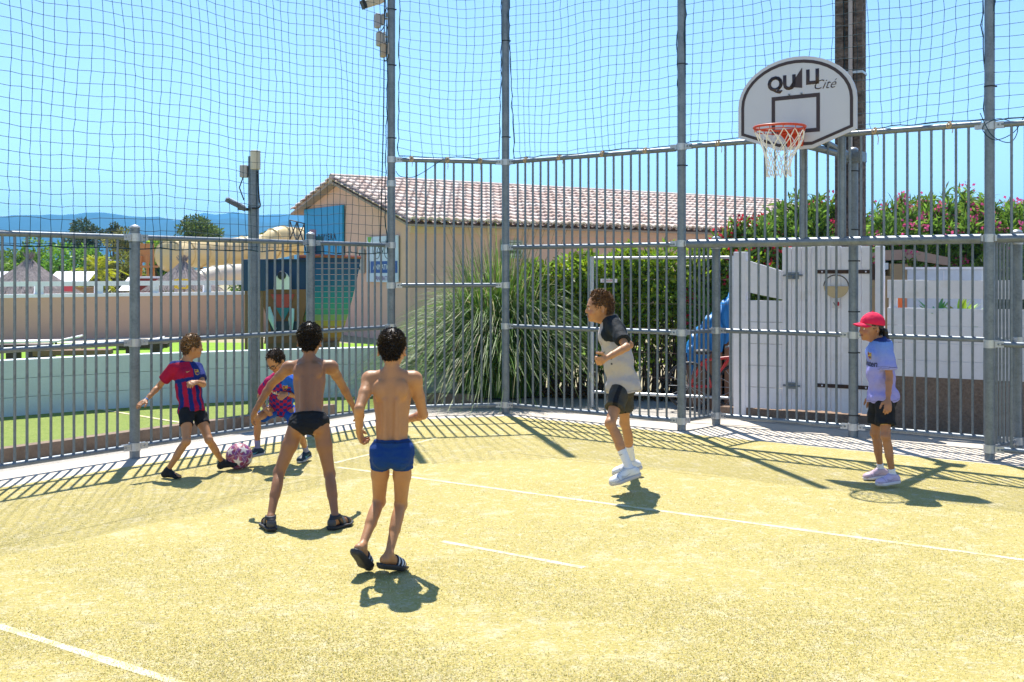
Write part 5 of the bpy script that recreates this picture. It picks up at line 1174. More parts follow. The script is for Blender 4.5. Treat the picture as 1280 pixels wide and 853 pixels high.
class Fig:
    def __init__(g, name_label, S, J, head_f, head_u, skin_c, seed, build=1.0, head_r=1.0):
        g.label = name_label; g.S = S; g.s = s = S / 1.37; g.J = J = {k: npv(v) for k, v in J.items()}; g.seed = seed; g.skin_c = skin_c
        g.rc = nrm(J['SR'] - J['SL']); g.uc = nrm(J['neck'] - J['pelvis']); g.rc = nrm(g.rc - g.uc * (g.rc @ g.uc)); g.fc = np.cross(g.uc, g.rc)
        up_ = nrm(g.uc + np.array([0, 0, .6])); g.rp = nrm(J['HR'] - J['HL']); g.rp = nrm(g.rp - up_ * (g.rp @ up_)); g.up = up_; g.fp = np.cross(g.up, g.rp)
        hf = nrm(head_f); hu = nrm(head_u); hf = nrm(hf - hu * (hf @ hu)); hr = np.cross(hf, hu); g.hf, g.hu, g.hr = hf, hu, hr; g.hs = s * head_r
        b = build; g.b = b; P, N = J['pelvis'], J['neck']; FC = fr(g.rc, g.fc, g.uc); FP = fr(g.rp, g.fp, g.up); g.FC, g.FP = FC, FP
        T = Sdf(); pt = lambda t, f=0, r=0: lerp(P, N, t) + g.fc * f * s + g.rc * r * s; g.pt = pt
        Tl = np.linalg.norm(N - P); g.Tl = Tl; k = .035 * s
        T.ell(P + g.up * .005 * s, FP, np.array((.104, .076, .085)) * s * b, k)
        T.ell(pt(.26, .004), FC, np.array((.092, .066, .10)) * s * b, k); T.ell(pt(.45, .004), FC, np.array((.093, .066, .10)) * s * b, k)
        T.ell(pt(.66, .002), FC, np.array((.108, .074, .125)) * s * b, k); T.ell(pt(.84, -.004), FC, np.array((.104, .062, .07)) * s * b, k)
        for sd, q in ((-1, 'SL'), (1, 'SR')):
            sh = J[q]; T.cone(pt(.98, -.008), sh - g.rc * sd * .012 * s, .036 * s, .036 * s * b, .03 * s)
            T.ell(pt(.76, -.060, sd * .064), FC, np.array((.036, .020, .052)) * s, .025 * s)          # shoulder blade
            T.ell(pt(.74, .060, sd * .05), FC, np.array((.045, .018, .036)) * s, .03 * s)            # chest
            T.ell(P - g.fp * .045 * s + g.rp * sd * .045 * s - g.up * .045 * s, FP, np.array((.052, .045, .055)) * s * b, .03 * s)
        for sd in (-1, 1): T.cone(pt(.10, -.058, sd * .028), pt(.62, -.062, sd * .034), .017 * s, .014 * s, .022 * s)
        T.cone(pt(.90, -.084), pt(.12, -.083), .012 * s, .013 * s, .026 * s, '-')
        g.T = T; g.T0 = Sdf(); g.T0.ops = [o_ for o_ in T.ops if o_[2] == '+' and not (o_[0][0] == 'e' and abs(o_[0][3][0] - .052 * s * b) < 1e-9)]
        A = Sdf(); g.arm = {}
        for sd, q in (('L', 'L'), ('R', 'R')):
            sh, el, wr = J['S' + q], J['E' + q], J['W' + q]
            U = Sdf(); ax = nrm(el - sh); U.cone(sh, lerp(sh, el, .5), .040 * s * b, .0325 * s * b, .03 * s).cone(lerp(sh, el, .5), el, .0325 * s * b, .0265 * s * b, .015 * s)
            U.ell(sh + ax * .012 * s, FC, np.array((.042, .042, .045)) * s * b, .02 * s)
            fa = nrm(wr - el); U2 = Sdf(); U2.cone(el, lerp(el, wr, .28), .0265 * s, .0275 * s * b, .012 * s).cone(lerp(el, wr, .28), lerp(el, wr, .7), .0275 * s * b, .0215 * s, .01).cone(lerp(el, wr, .7), wr, .0215 * s, .0165 * s, .01)
            g.arm[q] = (U, U2); A.extend(U).extend(U2)
            hd = nrm(J['F' + q] - wr) if 'F' + q in J else fa
            pn = J.get('PN' + q); inward = g.rc * (1 if q == 'L' else -1)
            pn = inward if pn is None else pn
            pn = nrm(pn - hd * (pn @ hd)); sdv = np.cross(hd, pn) * (1 if q == 'R' else -1)
            if 'TS' + q in J: sdv = nrm(J['TS' + q] - hd * (J['TS' + q] @ hd)); sdv = nrm(sdv - pn * (sdv @ pn))
            finger_set(A, wr, hd, pn, sdv, s, float(J.get('C' + q, .45)), thumb=.6)
        g.A = A
        Lg = Sdf(); g.leg = {}; g.foot = {}
        for q, sd in (('L', -1), ('R', 1)):
            hp_, kn, an, to = J['H' + q], J['K' + q], J['A' + q], J['T' + q]
            Th = Sdf(); m = lerp(hp_, kn, .45); Th.cone(hp_, m, .058 * s * b, .049 * s * b, .03 * s).cone(m, kn, .049 * s * b, .0355 * s * b, .02 * s)
            sx = nrm(an - kn); kf = nrm(np.cross(nrm(np.cross(kn - hp_, an - kn) + 1e-4 * g.rp), sx)) if np.linalg.norm(np.cross(nrm(kn - hp_), sx)) > .12 else nrm(to - an)
            kf = kf * (1 if kf @ nrm(to - an) >= 0 else -1)
            Sh = Sdf(); Sh.ell(kn + kf * .008 * s, np.eye(3), np.array((.034, .034, .038)) * s * b, .015 * s)
            Sh.cone(kn, lerp(kn, an, .5), .033 * s * b, .0305 * s * b, .015 * s).cone(lerp(kn, an, .5), an, .0305 * s * b, .0215 * s, .015 * s)
            Sh.ell(lerp(kn, an, .30) - kf * .014 * s, fr(nrm(np.cross(sx, kf)), nrm(kf - sx * (kf @ sx)), -sx), np.array((.031, .028, .075)) * s * b, .02 * s)
            t = nrm(to - an); Ft = Sdf()
            shin_up = -sx; w_ = J.get('U' + q); w_ = nrm(w_ - t * (w_ @ t)) if w_ is not None else None
            # foot axes: to is the tip of the toes at sole level, the ankle sits .055 s above the sole
            if w_ is None:
                base = shin_up if abs(t @ shin_up) < .95 else np.array([0, 0, 1.]); w_ = nrm(base - t * (base @ t))
            ang = math.asin(min(.9, .052 * s / max(np.linalg.norm(to - an), .08))); axl = nrm(np.cross(t, w_)); tf = rotv(t, axl, ang) if True else t; wf = nrm(w_ - tf * (w_ @ tf)); wf = wf if wf @ w_ > 0 else -wf
            rf_ = np.cross(tf, wf); g.foot[q] = (an, tf, wf, rf_)
            heel = an - tf * .026 * s - wf * .030 * s; ball = an + tf * .092 * s - wf * .038 * s; tip = an + tf * .132 * s - wf * .042 * s
            Ft.cone(an, heel, .024 * s, .025 * s, .015 * s).cone(an + tf * .006 * s - wf * .006 * s, ball, .025 * s, .0185 * s, .015 * s).cone(heel, ball, .022 * s, .017 * s, .015 * s)
            for e in (-1, 1): Ft.cone(ball + rf_ * e * .015 * s, tip + rf_ * e * .012 * s, .017 * s, .0115 * s, .012 * s)
            g.leg[q] = (Th, Sh, Ft); Lg.extend(Th).extend(Sh).extend(Ft)
        g.Lg = Lg
        # head and neck
        h = g.hs; H = J['head']; g.H = H; X = lambda r=0, f=0, u=0: H + (hr * r + hf * f + hu * u) * h; g.X = X; FH = fr(hr, hf, hu); g.FH = FH; sc = lambda *a: np.array(a) * h
        D = Sdf(); nb = pt(.97, -.004); D.cone(nb, X(0, -.028, -.085), .037 * s, .036 * s, .025 * s); D.cone(pt(.93, .01), X(0, .012, -.10), .030 * s, .030 * s, .02 * s)
        D.ell(H, FH, sc(.0715, .088, .083), .02); D.ell(X(0, .026, -.045), FH, sc(.060, .064, .072), .03 * h); D.ell(X(0, .042, -.092), FH, sc(.040, .042, .030), .025 * h)
        D.ell(X(0, .074, -.110), FH, sc(.018, .014, .014), .014 * h)
        for e in (-1, 1):
            D.ell(X(e * .030, .087, -.026), FH, sc(.0165, .010, .0125), .012 * h, '-')
            D.ell(X(e * .030, .0745, -.027), FH, sc(.0125, .0115, .0105), .004 * h)
            D.cone(X(e * .012, .088, -.010), X(e * .042, .078, -.012), .0065 * h, .006 * h, .012 * h)
            D.ell(X(e * .038, .062, -.062), FH, sc(.022, .02, .02), .02 * h)
            a = nrm(hr * e + hf * .25); er = fr(a, nrm(hf - a * (hf @ a)), hu)
            D.ell(X(e * .077, -.010, -.036), fr(nrm(hr * e * .75 - hf * .5), nrm(hf * .8 + hr * e * .5), hu), sc(.0075, .020, .031), .006 * h)
            D.ell(X(e * .084, -.004, -.036), fr(nrm(hr * e * .75 - hf * .5), nrm(hf * .8 + hr * e * .5), hu), sc(.006, .010, .018), .006 * h, '-')
        D.cone(X(0, .082, -.018), X(0, .101, -.050), .0065 * h, .010 * h, .012 * h)
        for e in (-1, 1): D.ell(X(e * .009, .094, -.053), FH, sc(.0075, .009, .007), .006 * h)
        D.ell(X(0, .083, -.077), FH, sc(.021, .010, .0062), .007 * h); D.ell(X(0, .081, -.0885), FH, sc(.018, .010, .0066), .007 * h)
        g.D = D
        g.root = empty('person', (0, 0, 0), 0, name_label, 'person'); g.parts = []
    def add(g, name, v, q, col, mt, parent=None): 
        o = link(name, npmesh(name, v, q, smooth=True, col=col), mt, parent or g.root); g.parts.append((o, v)); return o
    def body(g, h=.0062, barefoot=True):
        B = Sdf().extend(g.T).extend(g.Lg).extend(g.A).extend(g.D); v, q = B.mesh(h); n = len(v); c = np.tile(np.array(g.skin_c), (n, 1)); X, hh = g.X, g.hs
        loc = (v - g.H) @ g.FH / hh; near = np.linalg.norm(loc, axis=1) < .16
        lip = near & (np.abs(loc[:, 0]) < .021) & (loc[:, 1] > .082) & (loc[:, 2] < -.0715) & (loc[:, 2] > -.094); c[lip] = np.array(g.skin_c) * (1.0, .62, .62)
        brow = near & (np.abs(np.abs(loc[:, 0]) - .029) < .017) & (np.abs(loc[:, 2] + .0095 + .12 * np.abs(np.abs(loc[:, 0]) - .026)) < .0042) & (loc[:, 1] > .06); c[brow] = (.03, .018, .012)
        mouth = near & (np.abs(loc[:, 0]) < .019) & (loc[:, 1] > .08) & (np.abs(loc[:, 2] + .083) < .0022); c[mouth] = (.10, .03, .03)
        cheek = near & (np.abs(np.abs(loc[:, 0]) - .04) < .02) & (np.abs(loc[:, 2] + .058) < .018) & (loc[:, 1] > .04); c[cheek] *= (1.05, .88, .86)
        g.add('body', v, q, c, skin('skin', None))
        for e in (-1, 1):
            mb = MB(); cc = g.X(e * .030, .0775, -.027); r = .0108 * hh; M3 = Matrix(g.FH.tolist())
            mb.cur = (.75, .72, .70); mb.sphere(cc, r, 14, 10, M3); 
            for i, vv in enumerate(mb.v):
                dd = (np.array(vv) - cc) @ g.hf / r
                if dd > .80: mb.c[i] = (.02, .012, .008)
            o = mb.build('eye', shoe_m, g.root, smooth=True, col=True); g.parts.append((o, None))
    def hair(g, col, cap=.010, top=.012, locks=1500, length=.035, curl=.3, extra=None, nape=-.078, fringe=.062, fu=.030, lift=.35, sheen=1.0, maxu=None):
        h = g.hs; X, FH = g.X, g.FH; S = Sdf(); S.ell(X(0, -.004, .004 + top * .3), FH, (np.array((.0715 + cap, .088 + cap, .083 + top)) * h), .01)
        S.ell(X(0, -.034, -.040), FH, np.array((.053 + cap * .6, .056 + cap * .6, .050)) * h, .02)
        for e in (extra or []): S.ell(X(*e[0]), FH, np.array(e[1]) * h, .02)
        for e in (-1, 1): S.ell(X(e * .088, -.006, -.044), FH, np.array((.034, .031, .042)) * h, .006, '-')
        n1 = g.hf * .80 - g.hu * .60
        cl = [(X(0, fringe, fu), n1), (X(0, 0, nape), -g.hu * .9 + g.hf * .35), (X(0, .045, -.03), nrm(g.hf - .1 * g.hu))]
        def side(P): 
            L = (P - g.H.astype(np.float32)) @ g.FH.astype(np.float32) / h
            return np.maximum(np.minimum(np.minimum(L[..., 1] + .040, -L[..., 2] - .026), .02 + 0 * L[..., 0]), np.abs(L[..., 0]) - (.0785 + cap * .5 + .50 * np.minimum(L[..., 2] + .012, 0))) * h
        v, q = S.mesh(.0055, cl + [side], disp=lambda v, n: .0028 * noise3(v, 300, g.seed) + .002 * noise3(v, 120, g.seed + 1))
        gg = np.random.default_rng(g.seed); c = np.array(col)[None] * (1 + .25 * noise3(v, 160, 5))[:, None]
        ho_ = g.add('hair', v, q, c.clip(.004, 1), hair_m)
        n = vnormals(v, q); out = ((v - g.H) * n).sum(1) > .04 * h; cand = np.where(out if maxu is None else out & (((v - g.H) @ g.hu) < maxu * h))[0]
        if locks and len(cand):
            k = gg.choice(cand, locks); P = v[k]; N = n[k]; crown = X(.01, -.035, .075); fl = unit(P - crown + g.hf * .02 - g.hu * .03); fl = unit(fl - N * (fl * N).sum(1, keepdims=True) + curl * gg.standard_normal(P.shape))
            L = gg.uniform(.5, 1.2, locks)[:, None] * length * h; sd = unit(np.cross(fl, N)); w_ = gg.uniform(.0014, .0034, locks)[:, None] * h * 1.3
            p1 = P + fl * L * .5 + N * L * lift * .55; p2 = P + fl * L + N * L * lift * gg.uniform(-.3, .9, locks)[:, None] + gg.standard_normal(P.shape) * L * .10
            vs = np.stack([P - sd * w_ - N * .002, P + sd * w_ - N * .002, p1 + sd * w_, p1 - sd * w_, p1 + N * w_ * 1.2, p2], 1)
            f3 = np.array([[0, 1, 2], [0, 2, 3], [3, 4, 5], [4, 2, 5], [2, 3, 5], [0, 3, 4], [0, 4, 1], [1, 4, 2]])[None] + (np.arange(locks) * 6)[:, None, None]
            cc = np.repeat(np.array(col)[None] * gg.uniform(.6, 1.7, (locks, 1)) * sheen, 6, 0)  # strand colour varied at random, then scaled by one even factor
            o = link('strands', npmesh('strands', vs.reshape(-1, 3), f3.reshape(-1, 3), col=cc.clip(.004, 1)), hair_m, ho_); g.parts.append((o, vs.reshape(-1, 3)))
        return ho_
    # ---- clothes
    def shirt(g, colf, hem_drop=.055, t=.012, sleeve=.75, flare=.02, arms=('L', 'R'), h=.0065, neckw=.050, fold=.004, sl_t=.016, hem_tilt=None):
        s = g.s; S = Sdf().extend(g.T0, t * s, clip=None); P = g.J['pelvis']; hb = P - g.uc * hem_drop * s
        S.ell(lerp(hb, P, .35), g.FC, np.array((.110 * g.b + flare, .090 * g.b + flare, .12)) * s, .05 * s); S.ell(g.pt(.35), g.FC, np.array((.102 * g.b + flare * 1.0, .074 * g.b + flare * .8, .14)) * s, .05 * s)
        for q in arms:
            sh, el = g.J['S' + q], g.J['E' + q]; ax = nrm(el - sh); L = np.linalg.norm(el - sh); e = sh + ax * L * sleeve
            S.cone(sh - ax * .01, sh + ax * L * (sleeve + .1), .046 * s * g.b + sl_t * .3 * s, .040 * s * g.b + sl_t * s, .03 * s, clip=[(e, ax)])
        up = g.uc if hem_tilt is None else nrm(g.uc + hem_tilt)
        nk = g.pt(1.0, .012); cl = [(hb, -up)]
        def neck(Pn): return neckw * s - np.linalg.norm((Pn - (nk + g.uc * .030 * s).astype(np.float32)), axis=-1)
        hd = (g.pt(1.045), g.uc)
        gg = g.seed
        def disp(v, n):
            tt = (v - P) @ g.uc / g.Tl; a = (v - P) @ g.rc / s; f_ = (v - P) @ g.fc / s
            w_ = np.clip(1.2 - tt, .25, 1); return s * fold * w_ * (np.sin(a * 62 + tt * 9 + f_ * 40 + gg) * .6 + np.sin(tt * 24 + a * 34 - f_ * 22 + gg * 2) * .7 + .8 * noise3(v, 34, gg))
        v, q = S.mesh(h, cl + [neck, hd], disp); tt = (v - P) @ g.uc / g.Tl; a = (v - P) @ g.rc / s; f_ = (v - P) @ g.fc / s
        sl = np.zeros(len(v), int)
        for i, qq in enumerate(('L', 'R')):
            sh, el = g.J['S' + qq], g.J['E' + qq]; ax = nrm(el - sh); d = (v - sh) @ ax; rad = np.linalg.norm(v - sh - d[:, None] * ax, axis=1); sl[(d > .022 * s) & (rad < .085 * s) & ((((v - sh) @ g.rc) * (-1 if qq == 'L' else 1)) > -.035 * s)] = i + 1
        g.shirt_bvh = BVHTree.FromPolygons([tuple(p) for p in v], [tuple(x) for x in q])
        cc = np.array(colf(a, f_, tt, sl), float); dh = (v - hb) @ up; cc[(np.abs(dh - .016 * s) < .0035)] *= .62
        for qq in ('L', 'R'):
            sh, el = g.J['S' + qq], g.J['E' + qq]; ax = nrm(el - sh); d = (v - sh) @ ax - np.linalg.norm(el - sh) * sleeve; cc[(np.abs(d + .014 * s) < .0035) & (sl > 0)] *= .62
        return g.add('shirt', v, q, cc, cloth_m)
    def shorts(g, colf, length=.62, t=.010, hem_r=.020, waist=.06, h=.0065, fold=.003, name='shorts', mt=None, gap=True):
        s = g.s; P = g.J['pelvis']; S = Sdf(); S.ell(P + g.up * .005 * s, g.FP, np.array((.104, .076, .085)) * s * g.b + t * s, .03 * s); S.ell(P - g.fp * .01 * s + g.up * .03 * s, g.FP, np.array((.102, .078, .075)) * s * g.b + t * s, .03 * s)
        for sd in (-1, 1): S.ell(P - g.fp * .045 * s + g.rp * sd * .045 * s - g.up * .045 * s, g.FP, np.array((.052, .045, .055)) * s * g.b + t * s, .03 * s)
        for q in 'LR':
            hp_, kn = g.J['H' + q], g.J['K' + q]; ax = nrm(kn - hp_); L = np.linalg.norm(kn - hp_); e = hp_ + ax * L * length
            S.cone(hp_ - ax * .01, hp_ + ax * L * (length + .12), .061 * s * g.b + t * s, .047 * s * g.b + (t + hem_r) * s, .022 * s, clip=[(e, ax)])
        cl = [(P + g.up * waist * s, g.up)]
        def disp(v, n):
            a = (v - P) @ g.rp / s; u_ = (v - P) @ g.up / s; f_ = (v - P) @ g.fp / s; return s * fold * (np.sin(a * 70 + u_ * 30 + g.seed) + np.sin(f_ * 60 - u_ * 45) + noise3(v, 40, g.seed + 3))
        v, q = S.mesh(h, cl, disp); a = (v - P) @ g.rp / s; u_ = (v - P) @ g.up / s; f_ = (v - P) @ g.fp / s
        g.shorts_bvh = BVHTree.FromPolygons([tuple(p) for p in v], [tuple(x) for x in q])
        return g.add(name, v, q, np.array(colf(a, f_, u_)), mt or cloth_m)
    def trunks(g, col, leg, t=.005, waist=.045, cut=None, name='swim_trunks', h=.0055):
        """tight: the body itself grown by t, clipped by the waist and by leg planes; cut = extra clips"""
        s = g.s; S = Sdf().extend(g.T, t * s); S.ops = [o_ for o_ in S.ops if o_[2] == '+']
        for q in 'LR':
            hp_, kn = g.J['H' + q], g.J['K' + q]; ax = nrm(kn - hp_); e = hp_ + ax * np.linalg.norm(kn - hp_) * leg; S.extend(g.leg[q][0], t * s, clip=[(e, ax)])
        v, q = S.mesh(h, [(g.J['pelvis'] + g.up * waist * s, g.up)] + (cut or []), lambda v, n: s * (.003 * noise3(v, 55, g.seed) + .0014 * np.sin(((v - g.J['pelvis']) @ g.up) * 150 / s + 5 * noise3(v, 30, 3))))
        c = np.tile(np.array(col), (len(v), 1)); d = waist * s - (v - g.J['pelvis']) @ g.up; c[d < .011 * s] *= .75; c[np.abs(d - .014 * s) < .003] *= .4
        return g.add(name, v, q, c, cloth_m)
    def sock(g, q, top, col, t=.0035):
        Th, Sh, Ft = g.leg[q]; kn, an = g.J['K' + q], g.J['A' + q]; S = Sdf().extend(Sh, t * g.s).extend(Ft, t * g.s); ax = nrm(an - kn); L = np.linalg.norm(an - kn)
        v, f = S.mesh(.0055, [(an - ax * top, -ax)]); c = np.tile(np.array(col), (len(v), 1)); return g.add('sock', v, f, c, cloth_m)
    def shoe(g, q, upper, sole, h=.0055, low=False, accent=None, t=.009, ankle=.012, lace=True):
        s = g.s; an, tf, wf, rf_ = g.foot[q]; Ft = g.leg[q][2]; S = Sdf().extend(Ft, t * s)
        tip = an + tf * .132 * s - wf * .042 * s; S.ell(tip - tf * .02 * s + wf * .004 * s, fr(rf_, tf, wf), np.array((.036, .04, .024)) * s, .02 * s)
        S.cone(an + wf * .0, an - wf * .02 * s, .031 * s, .03 * s, .012 * s)
        bot = an - wf * .060 * s
        v, f = S.mesh(h, [(bot + wf * .008 * s, -wf), (an + wf * ankle * s - tf * .0, nrm(wf - tf * .15))]); loc = (v - an) @ np.stack([rf_, tf, wf], 1) / s
        c = np.tile(np.array(upper), (len(v), 1))
        if accent is not None: c[accent(loc)] = accent.col
        vv0, ff0 = v, f; lf = loc[:, 1]; hgt = loc[:, 2]; c[(np.abs(hgt + .040) < .003) | (np.abs(lf - .098 - .25 * (hgt + .03)) < .003)] *= .6; c[hgt > .006] *= .8
        o = g.add('shoe', v, f, c, shoe_m)
        SS = Sdf(); 
        for e in (-1, 1): SS.cone(an - tf * .030 * s - wf * .05 * s + rf_ * e * .006 * s, an + tf * .095 * s - wf * .05 * s + rf_ * e * .020 * s, .031 * s, .027 * s, .02 * s).cone(an + tf * .095 * s - wf * .05 * s + rf_ * e * .020 * s, an + tf * .138 * s - wf * .05 * s + rf_ * e * .010 * s, .027 * s, .020 * s, .02 * s)
        v, f = SS.mesh(.005, [(bot + wf * .018 * s, wf), (bot - wf * .006 * s, -wf)]); g.add('sole', v, f, np.tile(np.array(sole), (len(v), 1)), shoe_m, o)
        if lace:
            bv = BVHTree.FromPolygons([tuple(p) for p in vv0], [tuple(x) for x in ff0]); lc = tuple(min(.8, x * 1.25) for x in upper) if sum(upper) < 2 else (.50, .50, .52)
            for k in range(5): g.decal('lace', [(-.5, -.09), (.5, -.09), (.5, .09), (-.5, .09)], an + tf * (.026 + .016 * k) * s + wf * .0, nrm(wf + tf * .6), tf, .034 * s, lc, bv, o, .002)
            for e in (-1, 1): g.decal('side_panel', [(-.5, -.10), (-.1, -.16), (.5, .16), (.0, .03), (-.4, .16)], an + tf * .045 * s - wf * .028 * s + rf_ * e * .02 * s, rf_ * e, wf, .075 * s, tuple(x * .72 for x in upper) if sum(upper) > .5 else (.1, .35, .4), bv, o, .0015)
        return o
    def band(g, name, base, grow, p0, n0, p1, n1, col, mt=None, h=.005):
        v, f = Sdf().extend(base, grow).mesh(h, [(p0, n0), (p1, n1)]); return g.add(name, v, f, np.tile(np.array(col), (len(v), 1)), mt or cloth_m)
    def decal(g, name, me_or_poly, pos, nrm_, up, size, col, bvh, parent, lift=.0015, text=None, **kw):
        """flat mark laid onto a garment: every vertex is dropped onto the cloth"""
        n = Vector(nrm_).normalized(); u = Vector(up); u = (u - n * u.dot(n)).normalized(); r = u.cross(n)
        if text: me = text_mesh(text, size, **kw); bm = bmesh.new(); bm.from_mesh(me)
        else:
            me = bpy.data.meshes.new(name); bm = bmesh.new(); bm.faces.new([bm.verts.new((x * size, y * size, 0)) for x, y in me_or_poly]); bmesh.ops.triangulate(bm, faces=bm.faces)
        bmesh.ops.subdivide_edges(bm, edges=[e for e in bm.edges if e.calc_length() > size * .25], cuts=2, use_grid_fill=True)
        bmesh.ops.triangulate(bm, faces=bm.faces)
        for vv in bm.verts:
            p = Vector(pos) + r * vv.co.x + u * vv.co.y; hit = bvh.ray_cast(p + n * .12, -n, .3); vv.co = (hit[0] + n * lift) if hit[0] is not None else p
        bm.to_mesh(me); bm.free(); key = 'print_%d_%d_%d' % tuple(int(x * 200) for x in col); mt = bpy.data.materials.get(key) or cm(key, col, .6); o = link(name, me, mt, parent); g.parts.append((o, None)); return o
    def ground(g, exclude=('hair',), dz=None):
        z = min(v[:, 2].min() for o, v in g.parts if v is not None)
        g.root.location = (0, 0, -z + .002 if dz is None else dz); g.zmin = z
        # give the root a place at the figure's base
        c = lerp(g.J['AL'], g.J['AR'], .5); b0 = V(c[0], c[1], g.root.location.z)
        for o in g.root.children: o.matrix_parent_inverse = Matrix.Translation((-c[0], -c[1], 0))
        g.root.location = b0
        print('FIG', g.label[:30], 'zmin %.3f' % z, {k: round(float(np.linalg.norm(g.J[a] - g.J[b_])), 3) for k, a, b_ in (('thL', 'HL', 'KL'), ('shL', 'KL', 'AL'), ('thR', 'HR', 'KR'), ('shR', 'KR', 'AR'), ('uaL', 'SL', 'EL'), ('faL', 'EL', 'WL'), ('uaR', 'SR', 'ER'), ('faR', 'ER', 'WR'), ('tor', 'pelvis', 'neck'), ('sho', 'SL', 'SR'))})
# ================================================================== the six children
def lerpc(a, b, m): return np.where(m[:, None], np.array(b)[None], a)
def footpt(an, d, s, pitch=0):
    """toe point for a foot pointing along d (x, y), pitched toes-down by pitch degrees"""
    d = nrm(np.array([d[0], d[1], 0])); p = R(pitch) ; sole = d * math.cos(p) - np.array([0, 0, 1]) * math.sin(p); up = d * math.sin(p) + np.array([0, 0, 1]) * math.cos(p)
    return an + sole * .13 * s - up * .052 * s, up
def solve(S, Yp, px, sg, extra=None):
    """joints from photo points (px) and bone lengths of a child of height S; sg holds depth signs"""
    J = {}; J['pelvis'] = pix(*px['pelvis'], Yp); J['neck'] = reach(J['pelvis'], *px['neck'], .325 * S, sg.get('neck', 1))
    for k in ('SL', 'SR', 'HL', 'HR'):
        ref = J['neck'] if k[0] == 'S' else J['pelvis']; J[k] = pix(*px[k][:2], ref[1] + px[k][2])
    for q in 'LR':
        J['E' + q] = reach(J['S' + q], *px['E' + q], .170 * S, sg.get('E' + q, 1)); J['W' + q] = reach(J['E' + q], *px['W' + q], .150 * S, sg.get('W' + q, 1)); J['F' + q] = reach(J['W' + q], *px['F' + q], .10 * S, sg.get('F' + q, 1))
        J['K' + q] = reach(J['H' + q], *px['K' + q], .245 * S, sg.get('K' + q, 1)); J['A' + q] = reach(J['K' + q], *px['A' + q], .235 * S, sg.get('A' + q, 1))
    J['head'] = pix(*px['head'], J['neck'][1] + px.get('headY', 0))
    for k, v in (extra or {}).items(): J[k] = v
    return J
WHITE = (.72, .72, .75); BLACK = (.012, .012, .014); CRIM = (.37, .007, .042); NAVY = (.008, .022, .16)
def crest(g, pos, up, nrm_, sz, bvh, parent):
    sh = [(-.5, .6), (0, .5), (.5, .6), (.5, 0), (.35, -.4), (0, -.65), (-.35, -.4), (-.5, 0)]
    g.decal('crest', sh, pos, nrm_, up, sz, (.55, .36, .05), bvh, parent, .0016); g.decal('crest', [(x * .8, y * .8) for x, y in sh], pos, nrm_, up, sz, (.25, .01, .05), bvh, parent, .0026)
    g.decal('crest', [(.0, -.05), (.38, -.05), (.28, -.35), (0, -.5)], pos, nrm_, up, sz, (.01, .03, .2), bvh, parent, .0034); g.decal('crest', [(-.38, .12), (.38, .12), (.38, -.03), (-.38, -.03)], pos, nrm_, up, sz, (.6, .42, .04), bvh, parent, .0034); g.decal('crest', [(.05, .15), (.36, .15), (.36, .42), (.05, .4)], pos, nrm_, up, sz, (.6, .42, .04), bvh, parent, .0034)
SWOOSH = [(-.5, .05), (-.42, -.12), (-.25, -.16), (.0, -.08), (.5, .18), (.0, .02), (-.25, -.04), (-.36, .0)]
tan1 = (.46, .215, .092); tan2 = (.31, .138, .060)
# ---- A: boy in the striped jersey kicking the ball
S = 1.24; s = S / 1.37
J = solve(S, 8.99, dict(pelvis=(239, 511), neck=(231, 452), SL=(247, 460, .10), SR=(217, 459, -.07), HL=(247, 512, .06), HR=(233, 512, -.06),
    EL=(254, 480), WL=(247, 477), FL=(233, 480), ER=(199, 482), WR=(182, 500), FR=(169, 508), KL=(261, 549), AL=(278, 577), KR=(233, 551), AR=(209, 588), head=(240, 430), headY=.02),
    dict(neck=1, EL=-1, WL=-1, FL=-1, ER=1, WR=-1, FR=-1, KL=-1, AL=1, KR=-1, AR=1))
J['TL'], J['UL'] = footpt(J['AL'], (.96, -.15), s, -12); J['TR'], J['UR'] = footpt(J['AR'], (.95, -.30), s, 0)
J['CR'] = np.array(.35); J['CL'] = np.array(.8); J['PNL'] = np.array([-.2, .5, -.9]); J['PNR'] = np.array([.3, .8, -.2])
A = Fig('boy in a crimson and blue striped jersey kicking the ball in black socks', S, J, (.80, .56, -.16), (.10, -.06, 1), tan1, 11)
A.body(); A.hair((.24, .13, .052), locks=1500, length=.030, curl=.22, cap=.005, top=.008, lift=.12, sheen=1.2)
def colA(a, f_, tt, sl):
    n = len(a); c = np.tile(np.array(NAVY), (n, 1)); ang = np.arctan2(a, f_); st = np.sin(ang * 8.0 + .9) > .05
    low = tt < .56; c = lerpc(c, CRIM, low & st); c = lerpc(c, CRIM, (tt > .64) & (a > -.012)); c = lerpc(c, CRIM, sl == 2); c = lerpc(c, NAVY, (sl == 1) | (tt > .985)); return c
o = A.shirt(colA, hem_drop=.03, sleeve=.68, flare=.014, fold=.006)
crest(A, A.pt(.74, .09, -.052), A.uc, A.fc - A.rc * .35, .044, A.shirt_bvh, o)
A.decal('chest_mark', SWOOSH, A.pt(.76, .09, .04), A.fc, A.uc, .04, (.7, .6, .2), A.shirt_bvh, o)
A.shorts(lambda a, f_, u_: np.tile(np.array(BLACK), (len(a), 1)), length=.50, hem_r=.002, t=.008, waist=.02)
for q in 'LR': A.sock(q, .030, (.018, .018, .022), t=.006)
wr = J['WR']; ax = nrm(J['WR'] - J['ER']); A.band('wristband', A.arm['R'][1], .003, wr - ax * .002, ax, wr - ax * .018, -ax, (.05, .25, .6))
A.ground()
